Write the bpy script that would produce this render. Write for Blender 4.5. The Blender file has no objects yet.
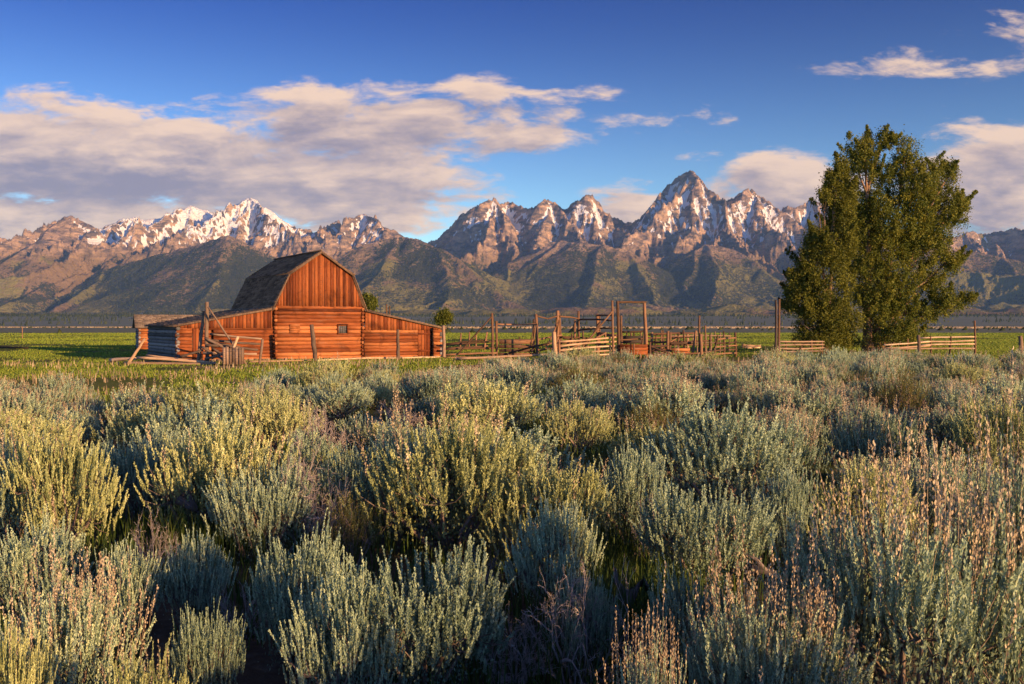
import bpy, math, random
import numpy as np
from mathutils import Vector

# ------------------------------------------------------------------ camera, light, exposure
scene = bpy.context.scene
COL = scene.collection
W, HH = 1024, 684
F = 1000.0            # focal length in pixels of the photograph
HZ = 326.0            # row of the horizon
CAM_H = 2.4           # eye height over the meadow
cam_d = bpy.data.cameras.new('camera')
cam_d.sensor_width = 36.0
cam_d.lens = 36.0 * F / W
cam_d.shift_y = -(HH / 2 - HZ) / W
cam_d.clip_start = 0.1
cam_d.clip_end = 60000
cam = bpy.data.objects.new('camera', cam_d)
COL.objects.link(cam)
cam.location = (0, 0, CAM_H)
cam.rotation_euler = (math.radians(90), 0, 0)
scene.camera = cam

SUN_AZ = 48.0         # degrees to the right of straight behind the camera
SUN_EL = 8.8
to_sun = Vector((math.sin(math.radians(SUN_AZ)) * math.cos(math.radians(SUN_EL)),
                 -math.cos(math.radians(SUN_AZ)) * math.cos(math.radians(SUN_EL)),
                 math.sin(math.radians(SUN_EL))))
sun_d = bpy.data.lights.new('sun', 'SUN')
sun_d.energy = 5.0
sun_d.color = (1.0, 0.60, 0.27)
sun_d.angle = math.radians(0.55)
sun = bpy.data.objects.new('sun', sun_d)
COL.objects.link(sun)
sun.rotation_euler = (-to_sun).to_track_quat('-Z', 'Y').to_euler()
sun.location = (0, 0, 50)

scene.view_settings.view_transform = 'Standard'
scene.view_settings.look = 'None'
scene.view_settings.exposure = 1.2
scene.view_settings.gamma = 1.0
scene.view_settings.use_curve_mapping = False
scene.render.engine = 'CYCLES'
cy = scene.cycles
cy.max_bounces = 5
cy.diffuse_bounces = 3
cy.glossy_bounces = 2
cy.transmission_bounces = 3
cy.transparent_max_bounces = 6
cy.volume_bounces = 0
cy.use_denoising = True
cy.caustics_reflective = False
cy.caustics_refractive = False


# ---- node helpers
class NT:
    def __init__(self, tree):
        self.t = tree
        self.n = tree.nodes
        self.l = tree.links

    def new(self, kind, **kw):
        nd = self.n.new(kind)
        for k, v in kw.items():
            setattr(nd, k, v)
        return nd

    def put(self, sock, v):
        if isinstance(v, bpy.types.NodeSocket):
            self.l.new(v, sock)
        elif isinstance(v, (tuple, list)) and sock.type == 'RGBA' and len(v) == 3:
            sock.default_value = (*v, 1)
        else:
            sock.default_value = v

    def m(self, op, a, b=None, c=None, clamp=False):
        nd = self.new('ShaderNodeMath', operation=op, use_clamp=clamp)
        for i, v in enumerate((a, b, c)):
            if v is not None:
                self.put(nd.inputs[i], v)
        return nd.outputs[0]

    def mix(self, f, a, b, kind='MIX'):
        nd = self.new('ShaderNodeMix', data_type='RGBA', blend_type=kind)
        self.put(nd.inputs[0], f)
        self.put(nd.inputs[6], a)
        self.put(nd.inputs[7], b)
        return nd.outputs[2]

    def step(self, x, lo, hi, out0=0.0, out1=1.0):
        nd = self.new('ShaderNodeMapRange', interpolation_type='SMOOTHSTEP')
        self.put(nd.inputs[0], x)
        for i, v in ((1, lo), (2, hi), (3, out0), (4, out1)):
            self.put(nd.inputs[i], v)
        return nd.outputs[0]

    def noise(self, vec, scale, detail=4, rough=0.55, dist=0.0, out=0):
        nd = self.new('ShaderNodeTexNoise')
        if vec is not None:
            self.l.new(vec, nd.inputs['Vector'])
        nd.inputs['Scale'].default_value = scale
        nd.inputs['Detail'].default_value = detail
        nd.inputs['Roughness'].default_value = rough
        nd.inputs['Distortion'].default_value = dist
        return nd.outputs[out]

    def comb(self, x, y, z):
        nd = self.new('ShaderNodeCombineXYZ')
        for i, v in enumerate((x, y, z)):
            self.put(nd.inputs[i], v)
        return nd.outputs[0]

    def sep(self, v):
        nd = self.new('ShaderNodeSeparateXYZ')
        self.l.new(v, nd.inputs[0])
        return nd.outputs

    def attr(self, name, out='Fac'):
        nd = self.new('ShaderNodeAttribute', attribute_name=name)
        return nd.outputs[out]


# ---- world: Nishita sky with a bank of morning clouds
world = bpy.data.worlds.new('World')
scene.world = world
world.use_nodes = True
wt = NT(world.node_tree)
wt.n.clear()
sky = wt.new('ShaderNodeTexSky', sky_type='NISHITA')
sky.sun_disc = False
sky.sun_elevation = math.radians(SUN_EL)
sky.sun_rotation = math.atan2(to_sun.x, to_sun.y)
sky.altitude = 2000
sky.air_density = 1.0
sky.dust_density = 0.3
sky.ozone_density = 3.0
SKY_STRENGTH = 0.12
CLOUD_STRENGTH = 0.42
gam = wt.new('ShaderNodeGamma')
gam.inputs[1].default_value = 1.5
wt.l.new(sky.outputs[0], gam.inputs[0])
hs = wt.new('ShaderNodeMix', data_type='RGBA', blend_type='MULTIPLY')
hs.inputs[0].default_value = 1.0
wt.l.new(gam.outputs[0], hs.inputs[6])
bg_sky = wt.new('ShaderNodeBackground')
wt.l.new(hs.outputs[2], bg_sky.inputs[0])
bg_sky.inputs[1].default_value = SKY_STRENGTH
tc = wt.new('ShaderNodeTexCoord')
dx, dy, dz = wt.sep(tc.outputs['Generated'])
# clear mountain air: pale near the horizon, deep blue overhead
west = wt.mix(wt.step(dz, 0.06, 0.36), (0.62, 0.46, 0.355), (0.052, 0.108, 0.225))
wt.l.new(wt.mix(wt.step(dy, -0.25, 0.15), (0.44, 0.55, 0.71), west), hs.inputs[7])  # sky behind the viewer made brighter and bluer, added fill for the shaded sage
ysafe = wt.m('MAXIMUM', wt.m('ABSOLUTE', dy), 0.05)
U = wt.m('DIVIDE', dx, ysafe)
V = wt.m('DIVIDE', dz, ysafe)
# cloud masses: centre and half size, as bearing and elevation
CLOUDS = [
    (150, 168, 330, 70, 1.15), (360, 128, 210, 46, 1.1), (60, 150, 220, 52, 1.0), (500, 134, 130, 24, 0.75), (330, 190, 190, 60, 0.95),
    (-120, 170, 260, 75, 1.1), (610, 122, 110, 18, 0.5), (280, 98, 44, 18, 0.6), (385, 92, 46, 18, 0.4), (470, 92, 60, 16, 0.6), (90, 108, 90, 16, 0.55),
    (45, 96, 40, 12, 0.34), (560, 100, 60, 12, 0.25),
    (632, 212, 52, 34, 0.8), (716, 196, 40, 26, 0.8), (790, 188, 95, 50, 0.9), (690, 158, 40, 11, 0.24),
    (985, 190, 105, 72, 1.0), (1010, 145, 80, 26, 0.7), (915, 65, 80, 15, 0.42), (1005, 36, 46, 13, 0.30), (1012, 22, 34, 11, 0.2), (985, 62, 54, 12, 0.22),
    (1200, 150, 160, 60, 0.9), (20, 215, 230, 42, 0.85), (150, 212, 160, 36, 0.7), (420, 212, 90, 30, 0.6),
]
# behind the viewer: sky brightened as fill, with broken cloud only
front = wt.step(dy, 0.0, 0.12)


def cloud_mask(du, dv):
    mk = None
    u2 = wt.m('ADD', U, du)
    v2 = wt.m('ADD', V, dv)
    for (cx, cyy, ax, ay, wgt) in CLOUDS:
        a = wt.m('DIVIDE', wt.m('SUBTRACT', u2, (cx - 512) / F), ax / F)
        b = wt.m('DIVIDE', wt.m('SUBTRACT', v2, (HZ - cyy) / F), ay / F)
        r = wt.m('SQRT', wt.m('ADD', wt.m('MULTIPLY', a, a), wt.m('MULTIPLY', b, b)))
        e = wt.m('MULTIPLY', wt.m('SUBTRACT', 1.0, r), wgt)
        mk = e if mk is None else wt.m('SMOOTH_MAX', mk, e, 0.12)
    return wt.m('ADD', wt.m('MULTIPLY', mk, front), wt.m('MULTIPLY', wt.m('SUBTRACT', 1.0, front), 0.06))


def cloud_density(du, dv):
    u2 = wt.m('ADD', U, du)
    v2 = wt.m('ADD', V, dv)
    mk = cloud_mask(du, dv)
    big = wt.noise(wt.comb(u2, wt.m('MULTIPLY', v2, 2.9), 3.7), 11.0, 10, 0.61, 0.3)
    fine = wt.noise(wt.comb(u2, wt.m('MULTIPLY', v2, 2.6), 9.1), 30.0, 7, 0.6, 0.5)
    d = wt.m('ADD', wt.m('MULTIPLY', mk, 0.95), wt.m('ADD', wt.m('MULTIPLY', wt.m('SUBTRACT', big, 0.5), 2.0), wt.m('MULTIPLY', wt.m('SUBTRACT', fine, 0.5), 0.65)))
    return mk, d


mask, dens = cloud_density(0, 0)
_, dens_up = cloud_density(0.010, 0.016)
alpha = wt.m('MULTIPLY', wt.step(dens, 0.02, 0.46), wt.step(mask, -0.35, 0.05))
alpha = wt.m('MULTIPLY', alpha, 0.95)
thick = wt.step(dens, 0.10, 0.95)
streak = wt.noise(wt.comb(U, wt.m('MULTIPLY', V, 5.5), 1.3), 6.5, 6, 0.55, 0.3)
lit = wt.m('ADD', wt.m('MULTIPLY', wt.m('SUBTRACT', dens, dens_up), 0.95), 0.66)
lit = wt.m('ADD', lit, wt.m('MULTIPLY', thick, -0.42))
lit = wt.step(wt.m('ADD', lit, wt.m('MULTIPLY', wt.m('SUBTRACT', streak, 0.5), 1.35)), -0.15, 1.05)
ccol = wt.mix(lit, (0.34, 0.28, 0.345), (1.08, 0.76, 0.54))
bg_c = wt.new('ShaderNodeBackground')
wt.l.new(ccol, bg_c.inputs[0])
wt.l.new(wt.m('ADD', CLOUD_STRENGTH, wt.m('MULTIPLY', wt.m('SUBTRACT', 1.0, front), -0.08)), bg_c.inputs[1])
mixs = wt.new('ShaderNodeMixShader')
wt.l.new(alpha, mixs.inputs[0])
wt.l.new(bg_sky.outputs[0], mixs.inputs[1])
wt.l.new(bg_c.outputs[0], mixs.inputs[2])
wo = wt.new('ShaderNodeOutputWorld')
wt.l.new(mixs.outputs[0], wo.inputs[0])


# ------------------------------------------------------------------ general helpers
def smooth(e0, e1, x):
    t = np.clip((x - e0) / (e1 - e0), 0, 1)
    return t * t * (3 - 2 * t)


def _hash(ix, iy, seed):
    h = (ix.astype(np.int64) * 374761393 + iy.astype(np.int64) * 668265263 + seed * 1442695041) & 0xFFFFFFFF
    h = ((h ^ (h >> 13)) * 1274126177) & 0xFFFFFFFF
    h = (h ^ (h >> 16)) & 0xFFFFFFFF
    return h.astype(np.float64) / 4294967295.0


def vnoise(x, y, seed=0):
    x = np.asarray(x, float)
    y = np.asarray(y, float)
    ix = np.floor(x)
    iy = np.floor(y)
    fx = x - ix
    fy = y - iy
    fx = fx * fx * fx * (fx * (fx * 6 - 15) + 10)
    fy = fy * fy * fy * (fy * (fy * 6 - 15) + 10)
    a = _hash(ix, iy, seed)
    b = _hash(ix + 1, iy, seed)
    c = _hash(ix, iy + 1, seed)
    d = _hash(ix + 1, iy + 1, seed)
    return (a * (1 - fx) + b * fx) * (1 - fy) + (c * (1 - fx) + d * fx) * fy


def fbm(x, y, octs=5, seed=0, gain=0.5):
    s = 0
    a = 1.0
    t = 0
    for o in range(octs):
        s = s + a * vnoise(x * 2 ** o, y * 2 ** o, seed + o * 17)
        t += a
        a *= gain
    return s / t


def ridged(x, y, octs=5, seed=0, gain=0.5):
    s = 0
    a = 1.0
    t = 0
    for o in range(octs):
        s = s + a * (1 - np.abs(2 * vnoise(x * 2 ** o, y * 2 ** o, seed + o * 31) - 1))
        t += a
        a *= gain
    return s / t


def ground_z(x, y):
    """height of the valley floor"""
    x = np.asarray(x, float)
    y = np.asarray(y, float)
    near = 1 - smooth(25, 55, y)
    z = near * (fbm(x / 5.0, y / 5.0, 3, 5) - 0.5) * 0.36
    z = z + 62 * smooth(2600, 6200, y) + 55 * smooth(6000, 9000, y)
    z = z + (fbm(x / 700, y / 900, 3, 8) - 0.5) * 16 * smooth(2800, 4500, y)
    return z


def gz(x, y):
    return float(ground_z(x, y))


def P(px, py, Y):
    """point seen at photo pixel (px, py), Y metres ahead"""
    return Vector(((px - 512) / F * Y, Y, CAM_H - (py - HZ) / F * Y))


def G(px, Y):
    x = (px - 512) / F * Y
    return Vector((x, Y, gz(x, Y)))


def mesh_np(name, verts, faces_list, mats, attrs=None, vattrs=None, smooth_shade=False):
    """verts (n,3); faces_list = [(faces array (m,k), material index)]"""
    me = bpy.data.meshes.new(name)
    verts = np.asarray(verts, np.float32)
    me.vertices.add(len(verts))
    me.vertices.foreach_set('co', verts.ravel())
    tot = []
    loops = []
    mi = []
    for fa, m in faces_list:
        fa = np.asarray(fa, np.int32)
        if len(fa) == 0:
            continue
        tot.append(np.full(len(fa), fa.shape[1], np.int32))
        loops.append(fa.ravel())
        mi.append(np.full(len(fa), m, np.int32))
    tot = np.concatenate(tot)
    loops = np.concatenate(loops)
    mi = np.concatenate(mi)
    me.loops.add(len(loops))
    me.loops.foreach_set('vertex_index', loops)
    me.polygons.add(len(tot))
    st = np.concatenate([[0], np.cumsum(tot)[:-1]]).astype(np.int32)
    me.polygons.foreach_set('loop_start', st)
    me.polygons.foreach_set('loop_total', tot)
    me.polygons.foreach_set('material_index', mi)
    if smooth_shade:
        me.polygons.foreach_set('use_smooth', np.ones(len(tot), bool))
    for m in mats:
        me.materials.append(m)
    for k, v in (attrs or {}).items():
        at = me.attributes.new(k, 'FLOAT', 'POINT')
        at.data.foreach_set('value', np.asarray(v, np.float32).ravel())
    for k, v in (vattrs or {}).items():
        at = me.attributes.new(k, 'FLOAT_VECTOR', 'POINT')
        at.data.foreach_set('vector', np.asarray(v, np.float32).ravel())
    me.update(calc_edges=True)
    me.validate()
    return me


def link(name, me, parent=None, loc=(0, 0, 0)):
    o = bpy.data.objects.new(name, me)
    COL.objects.link(o)
    o.location = loc
    if parent is not None:
        o.parent = parent
    return o


def tag(o, label=None, cat=None, group=None, kind=None):
    if label:
        o['label'] = label
    if cat:
        o['category'] = cat
    if group:
        o['group'] = group
    if kind:
        o['kind'] = kind
    return o


def empty(name, loc, label, cat, group=None):
    o = bpy.data.objects.new(name, None)
    COL.objects.link(o)
    o.location = loc
    o.empty_display_size = 0.3
    return tag(o, label, cat, group)


class MB:
    """collects tubes, boxes and boards, links them as one mesh object.
    attribute g = (along the grain, across, seed); tint = 0..1 per piece"""
    def __init__(self, seed=1):
        self.v = []
        self.q = []
        self.t = []
        self.g = []
        self.tint = []
        self.r = random.Random(seed)

    def tube(self, pts, rads, n=8, tint=None, rough=0.08, cap=True):
        pts = [Vector(p) for p in pts]
        tint = self.r.random() if tint is None else tint
        seed = self.r.random() * 50
        base = len(self.v)
        along = 0
        ref = None
        ph = self.r.random() * 6
        lump = [1 + self.r.uniform(-rough, rough) for _ in range(n)]
        for i, p in enumerate(pts):
            d = (pts[min(i + 1, len(pts) - 1)] - pts[max(i - 1, 0)])
            if d.length < 1e-9:
                d = Vector((0, 0, 1))
            d.normalize()
            if ref is None:
                ref = Vector((0, 0, 1)) if abs(d.z) < 0.9 else Vector((1, 0, 0))
            a = d.cross(ref).normalized()
            b = d.cross(a).normalized()
            if i:
                along += (p - pts[i - 1]).length
            for k in range(n):
                an = 2 * math.pi * k / n + ph
                r = rads[i] * lump[k] * (1 + self.r.uniform(-rough, rough) * 0.5)
                self.v.append(p + a * (math.cos(an) * r) + b * (math.sin(an) * r))
                self.g.append((along, k / n * 6.283 * rads[i], seed))
                self.tint.append(tint)
        for i in range(len(pts) - 1):
            for k in range(n):
                k2 = (k + 1) % n
                self.q.append((base + i * n + k, base + i * n + k2, base + (i + 1) * n + k2, base + (i + 1) * n + k))
        if cap:
            for i, rev in ((0, False), (len(pts) - 1, True)):
                c = len(self.v)
                self.v.append(pts[i])
                self.g.append((along * (i > 0), 0, seed))
                self.tint.append(tint)
                for k in range(n):
                    k2 = (k + 1) % n
                    f = (c, base + i * n + k, base + i * n + k2)
                    self.t.append(f if rev else f[::-1])
        return self

    def pole(self, p0, p1, r0, r1=None, n=8, tint=None, bend=0.02, seg=4, rough=0.08):
        p0 = Vector(p0)
        p1 = Vector(p1)
        r1 = r0 * 0.85 if r1 is None else r1
        L = (p1 - p0).length
        off = Vector((self.r.uniform(-1, 1), self.r.uniform(-1, 1), self.r.uniform(-1, 1))) * bend * L
        pts = []
        rr = []
        for i in range(seg + 1):
            t = i / seg
            w = math.sin(math.pi * t)
            j = Vector((self.r.uniform(-1, 1), self.r.uniform(-1, 1), self.r.uniform(-1, 1))) * r0 * 0.18
            pts.append(p0.lerp(p1, t) + off * w + j * w)
            rr.append(r0 + (r1 - r0) * t)
        return self.tube(pts, rr, n, tint, rough)

    def box(self, o, a, b, c, tint=None, grain='a'):
        """corner o, edge vectors a, b, c (grain runs along a)"""
        o, a, b, c = Vector(o), Vector(a), Vector(b), Vector(c)
        tint = self.r.random() if tint is None else tint
        seed = self.r.random() * 50
        base = len(self.v)
        for k in (0, 1):
            for j in (0, 1):
                for i in (0, 1):
                    self.v.append(o + a * i + b * j + c * k)
                    self.g.append((a.length * i, b.length * j + c.length * k, seed))
                    self.tint.append(tint)
        F6 = [(0, 1, 3, 2), (4, 6, 7, 5), (0, 4, 5, 1), (2, 3, 7, 6), (0, 2, 6, 4), (1, 5, 7, 3)]
        flip = a.cross(b).dot(c) > 0
        for f in F6:
            f = tuple(base + i for i in f)
            self.q.append(f[::-1] if flip else f)
        return self

    def poly(self, pts, th, tint=None):
        """flat polygon (list of points) thickened by vector th"""
        tint = self.r.random() if tint is None else tint
        seed = self.r.random() * 50
        base = len(self.v)
        n = len(pts)
        th = Vector(th)
        for k in (0, 1):
            for p in pts:
                p = Vector(p) + th * k
                self.v.append(p)
                self.g.append((p.z, p.x + p.y, seed))
                self.tint.append(tint)
        for i in range(1, n - 1):
            self.t.append((base, base + i, base + i + 1))
            self.t.append((base + n, base + n + i + 1, base + n + i))
        for i in range(n):
            j = (i + 1) % n
            self.q.append((base + i, base + n + i, base + n + j, base + j))
        return self

    def build(self, name, mat, parent=None, smooth_shade=False):
        v = np.array([tuple(p) for p in self.v], np.float64)
        if parent is not None:
            L = parent.location.copy()
            pp = parent.parent
            while pp is not None:
                L += pp.location
                pp = pp.parent
            v = v - np.array(L)
            loc = (0, 0, 0)
        else:
            loc = ((v[:, 0].min() + v[:, 0].max()) / 2, (v[:, 1].min() + v[:, 1].max()) / 2, v[:, 2].min())
            v = v - np.array(loc)
        me = mesh_np(name, v, [(self.q, 0), (self.t, 0)], [mat], {'tint': self.tint}, {'g': self.g}, smooth_shade)
        return link(name, me, parent, loc)


def new_mat(name):
    m = bpy.data.materials.new(name)
    m.use_nodes = True
    t = NT(m.node_tree)
    t.n.clear()
    out = t.new('ShaderNodeOutputMaterial')
    return m, t, out


def principled(t, out, col, rough=0.8, spec=0.2, normal=None):
    p = t.new('ShaderNodeBsdfPrincipled')
    t.put(p.inputs['Base Color'], col)
    t.put(p.inputs['Roughness'], rough)
    p.inputs['Specular IOR Level'].default_value = spec
    if normal is not None:
        t.l.new(normal, p.inputs['Normal'])
    t.l.new(p.outputs[0], out.inputs[0])
    return p


def bump(t, h, strength=0.5, dist=0.02):
    b = t.new('ShaderNodeBump')
    b.inputs['Strength'].default_value = strength
    b.inputs['Distance'].default_value = dist
    t.l.new(h, b.inputs['Height'])
    return b.outputs[0]


def wood_mat(name, c_dark, c_mid, c_light, grey=(0.22, 0.2, 0.18), grey_amt=0.3):
    m, t, out = new_mat(name)
    g = t.attr('g', 'Vector')
    gx, gy, gs = t.sep(g)
    tint = t.attr('tint')
    v = t.comb(t.m('MULTIPLY', gx, 0.9), t.m('MULTIPLY', gy, 16.0), gs)
    n = t.noise(v, 2.0, 6, 0.62, 0.5)
    v2 = t.comb(t.m('MULTIPLY', gx, 0.5), t.m('MULTIPLY', gy, 3.0), t.m('ADD', gs, 7.0))
    n2 = t.noise(v2, 2.2, 4, 0.55, 0.3)
    f = t.m('ADD', t.m('MULTIPLY', n, 0.90), t.m('MULTIPLY', tint, 0.72))
    c = t.mix(t.step(f, 0.25, 0.80), c_dark, c_mid)
    c = t.mix(t.step(f, 0.72, 1.15), c, c_light)
    c = t.mix(t.m('MULTIPLY', t.step(n2, 0.5, 0.72), grey_amt), c, grey)
    geo = t.new('ShaderNodeNewGeometry')
    stain = t.noise(geo.outputs['Position'], 0.9, 5, 0.65, 0.6)
    c = t.mix(t.m('MULTIPLY', t.step(stain, 0.52, 0.68), 0.55), c, c_dark)
    crack = t.step(n, 0.32, 0.42)
    c = t.mix(t.m('SUBTRACT', 1.0, crack), c, tuple(x * 0.35 for x in c_dark))
    principled(t, out, c, 0.85, 0.15, bump(t, n, 0.6, 0.02))
    return m


# ------------------------------------------------------------------ ground
def ground_material():
    m, t, out = new_mat('ground')
    geo = t.new('ShaderNodeNewGeometry')
    x, y, z = t.sep(geo.outputs['Position'])
    pos = geo.outputs['Position']
    nA = t.noise(pos, 0.9, 6, 0.6)
    nB = t.noise(pos, 0.07, 5, 0.55)
    nC = t.noise(pos, 6.0, 4, 0.6)
    dirt = t.mix(nA, (0.035, 0.026, 0.017), (0.105, 0.075, 0.048))
    litter = t.mix(t.step(nC, 0.45, 0.7), dirt, (0.10, 0.085, 0.06))
    green = t.mix(nA, (0.03, 0.055, 0.012), (0.075, 0.10, 0.02))
    near = t.mix(t.step(nB, 0.46, 0.6), litter, green)
    mead = t.mix(t.step(nB, 0.35, 0.65), (0.055, 0.085, 0.014), (0.13, 0.14, 0.03))
    mead = t.mix(t.m('MULTIPLY', t.step(nB, 0.50, 0.40), t.step(y, 110, 60)), mead, (0.23, 0.155, 0.085))
    yj = t.m('ADD', y, t.m('MULTIPLY', t.m('SUBTRACT', nB, 0.5), 26.0))
    c = t.mix(t.step(yj, 27, 42), near, mead)
    far_n = t.noise(t.comb(t.m('MULTIPLY', x, 0.0012), t.m('MULTIPLY', y, 0.004), 0.0), 3.0, 5, 0.6)
    yf = t.m('ADD', y, t.m('MULTIPLY', t.m('SUBTRACT', far_n, 0.5), 240.0))
    flats = t.mix(far_n, (0.08, 0.105, 0.085), (0.19, 0.20, 0.14))
    c = t.mix(t.step(yf, 330, 370), c, flats)
    c = t.mix(t.m('MULTIPLY', t.step(yf, 1500, 1700), t.step(yf, 2900, 2500)), c, (0.34, 0.29, 0.18))
    far_m = t.noise(t.comb(t.m('MULTIPLY', x, 0.003), t.m('MULTIPLY', y, 0.0012), 4.0), 1.6, 5, 0.6)
    c = t.mix(t.m('MULTIPLY', t.step(yf, 5200, 6400), t.step(far_m, 0.42, 0.62)), c, (0.15, 0.15, 0.045))
    principled(t, out, c, 0.95, 0.05, bump(t, nC, 0.8, 0.06))
    return m


def build_ground():
    ys = np.concatenate([np.linspace(-60, 0, 21)[:-1], np.linspace(0, 60, 121)[:-1], 60 * (9600 / 60) ** np.linspace(0, 1, 170)])
    nu = 200
    u = np.linspace(-1, 1, nu)
    uu = np.sign(u) * (0.35 * np.abs(u) + 0.65 * np.abs(u) ** 2.2)
    half = 25 + np.maximum(np.abs(ys), 20) * 1.0
    X = uu[None, :] * half[:, None]
    Yg = np.repeat(ys[:, None], nu, 1)
    Z = ground_z(X, Yg)
    v = np.stack([X, Yg, Z], -1).reshape(-1, 3)
    r, c = np.meshgrid(np.arange(len(ys) - 1), np.arange(nu - 1), indexing='ij')
    a = (r * nu + c).ravel()
    q = np.stack([a, a + 1, a + nu + 1, a + nu], 1)
    o = link('ground', mesh_np('ground', v, [(q, 0)], [ground_material()], smooth_shade=True))
    tag(o, 'open valley floor of meadow and sage flats reaching the mountains', kind='structure')


build_ground()


# ------------------------------------------------------------------ mountains
def p3(px, py, Y):
    return ((px - 512) / F * Y, Y, CAM_H - (py - HZ) / F * Y)


CREST_LEFT = [(-330, 262), (-200, 246), (-120, 252), (-60, 244), (0, 238), (25, 237), (33, 233), (45, 226), (57, 221), (64, 217.5), (70, 216), (78, 219), (90, 226), (98, 229),
              (110, 224), (120, 221), (137, 217), (150, 220), (163, 218), (180, 210), (192, 206.5), (200, 210), (212, 213), (222, 214), (229, 211), (233, 206), (243, 199.5),
              (249, 196), (256, 200), (262, 206), (272, 211), (280, 218), (287, 222), (296, 229), (305, 230), (318, 231), (328, 231), (333, 226), (338, 221), (342, 227), (349, 224),
              (357, 217), (364, 212), (371, 219), (377, 225), (386, 228), (394, 229), (402, 236), (416, 240), (440, 252)]
CREST_MAIN = [(405, 262), (425, 246), (437, 238), (447, 229), (458, 218), (470, 208), (480, 203), (488, 200), (496, 199), (500, 203), (508, 200.5), (516, 204), (524, 209), (533, 208),
              (538, 203), (545, 199.5), (550, 198.5), (556, 202), (563, 208), (568, 207), (573, 203), (578, 198), (585, 194.5), (592, 195.5), (599, 203), (605, 212), (613, 217), (622, 222),
              (632, 222), (640, 218), (648, 209), (655, 200), (662, 191), (670, 183), (678, 178), (685, 173), (692, 171.5), (697, 177), (699, 187), (705, 195), (712, 201), (717, 206), (722, 200),
              (730, 199), (738, 194), (743, 190.5), (748, 189.5), (755, 196), (762, 202), (768, 203), (774, 207), (780, 212), (785, 207), (795, 208), (802, 204), (810, 201), (816, 206), (830, 216),
              (850, 222), (880, 226), (910, 232), (940, 237), (958, 236), (965, 233), (975, 231), (985, 234), (1000, 232), (1018, 228), (1030, 231), (1060, 240), (1110, 232), (1160, 240), (1250, 236), (1380, 250)]
YC = 12500


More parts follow.
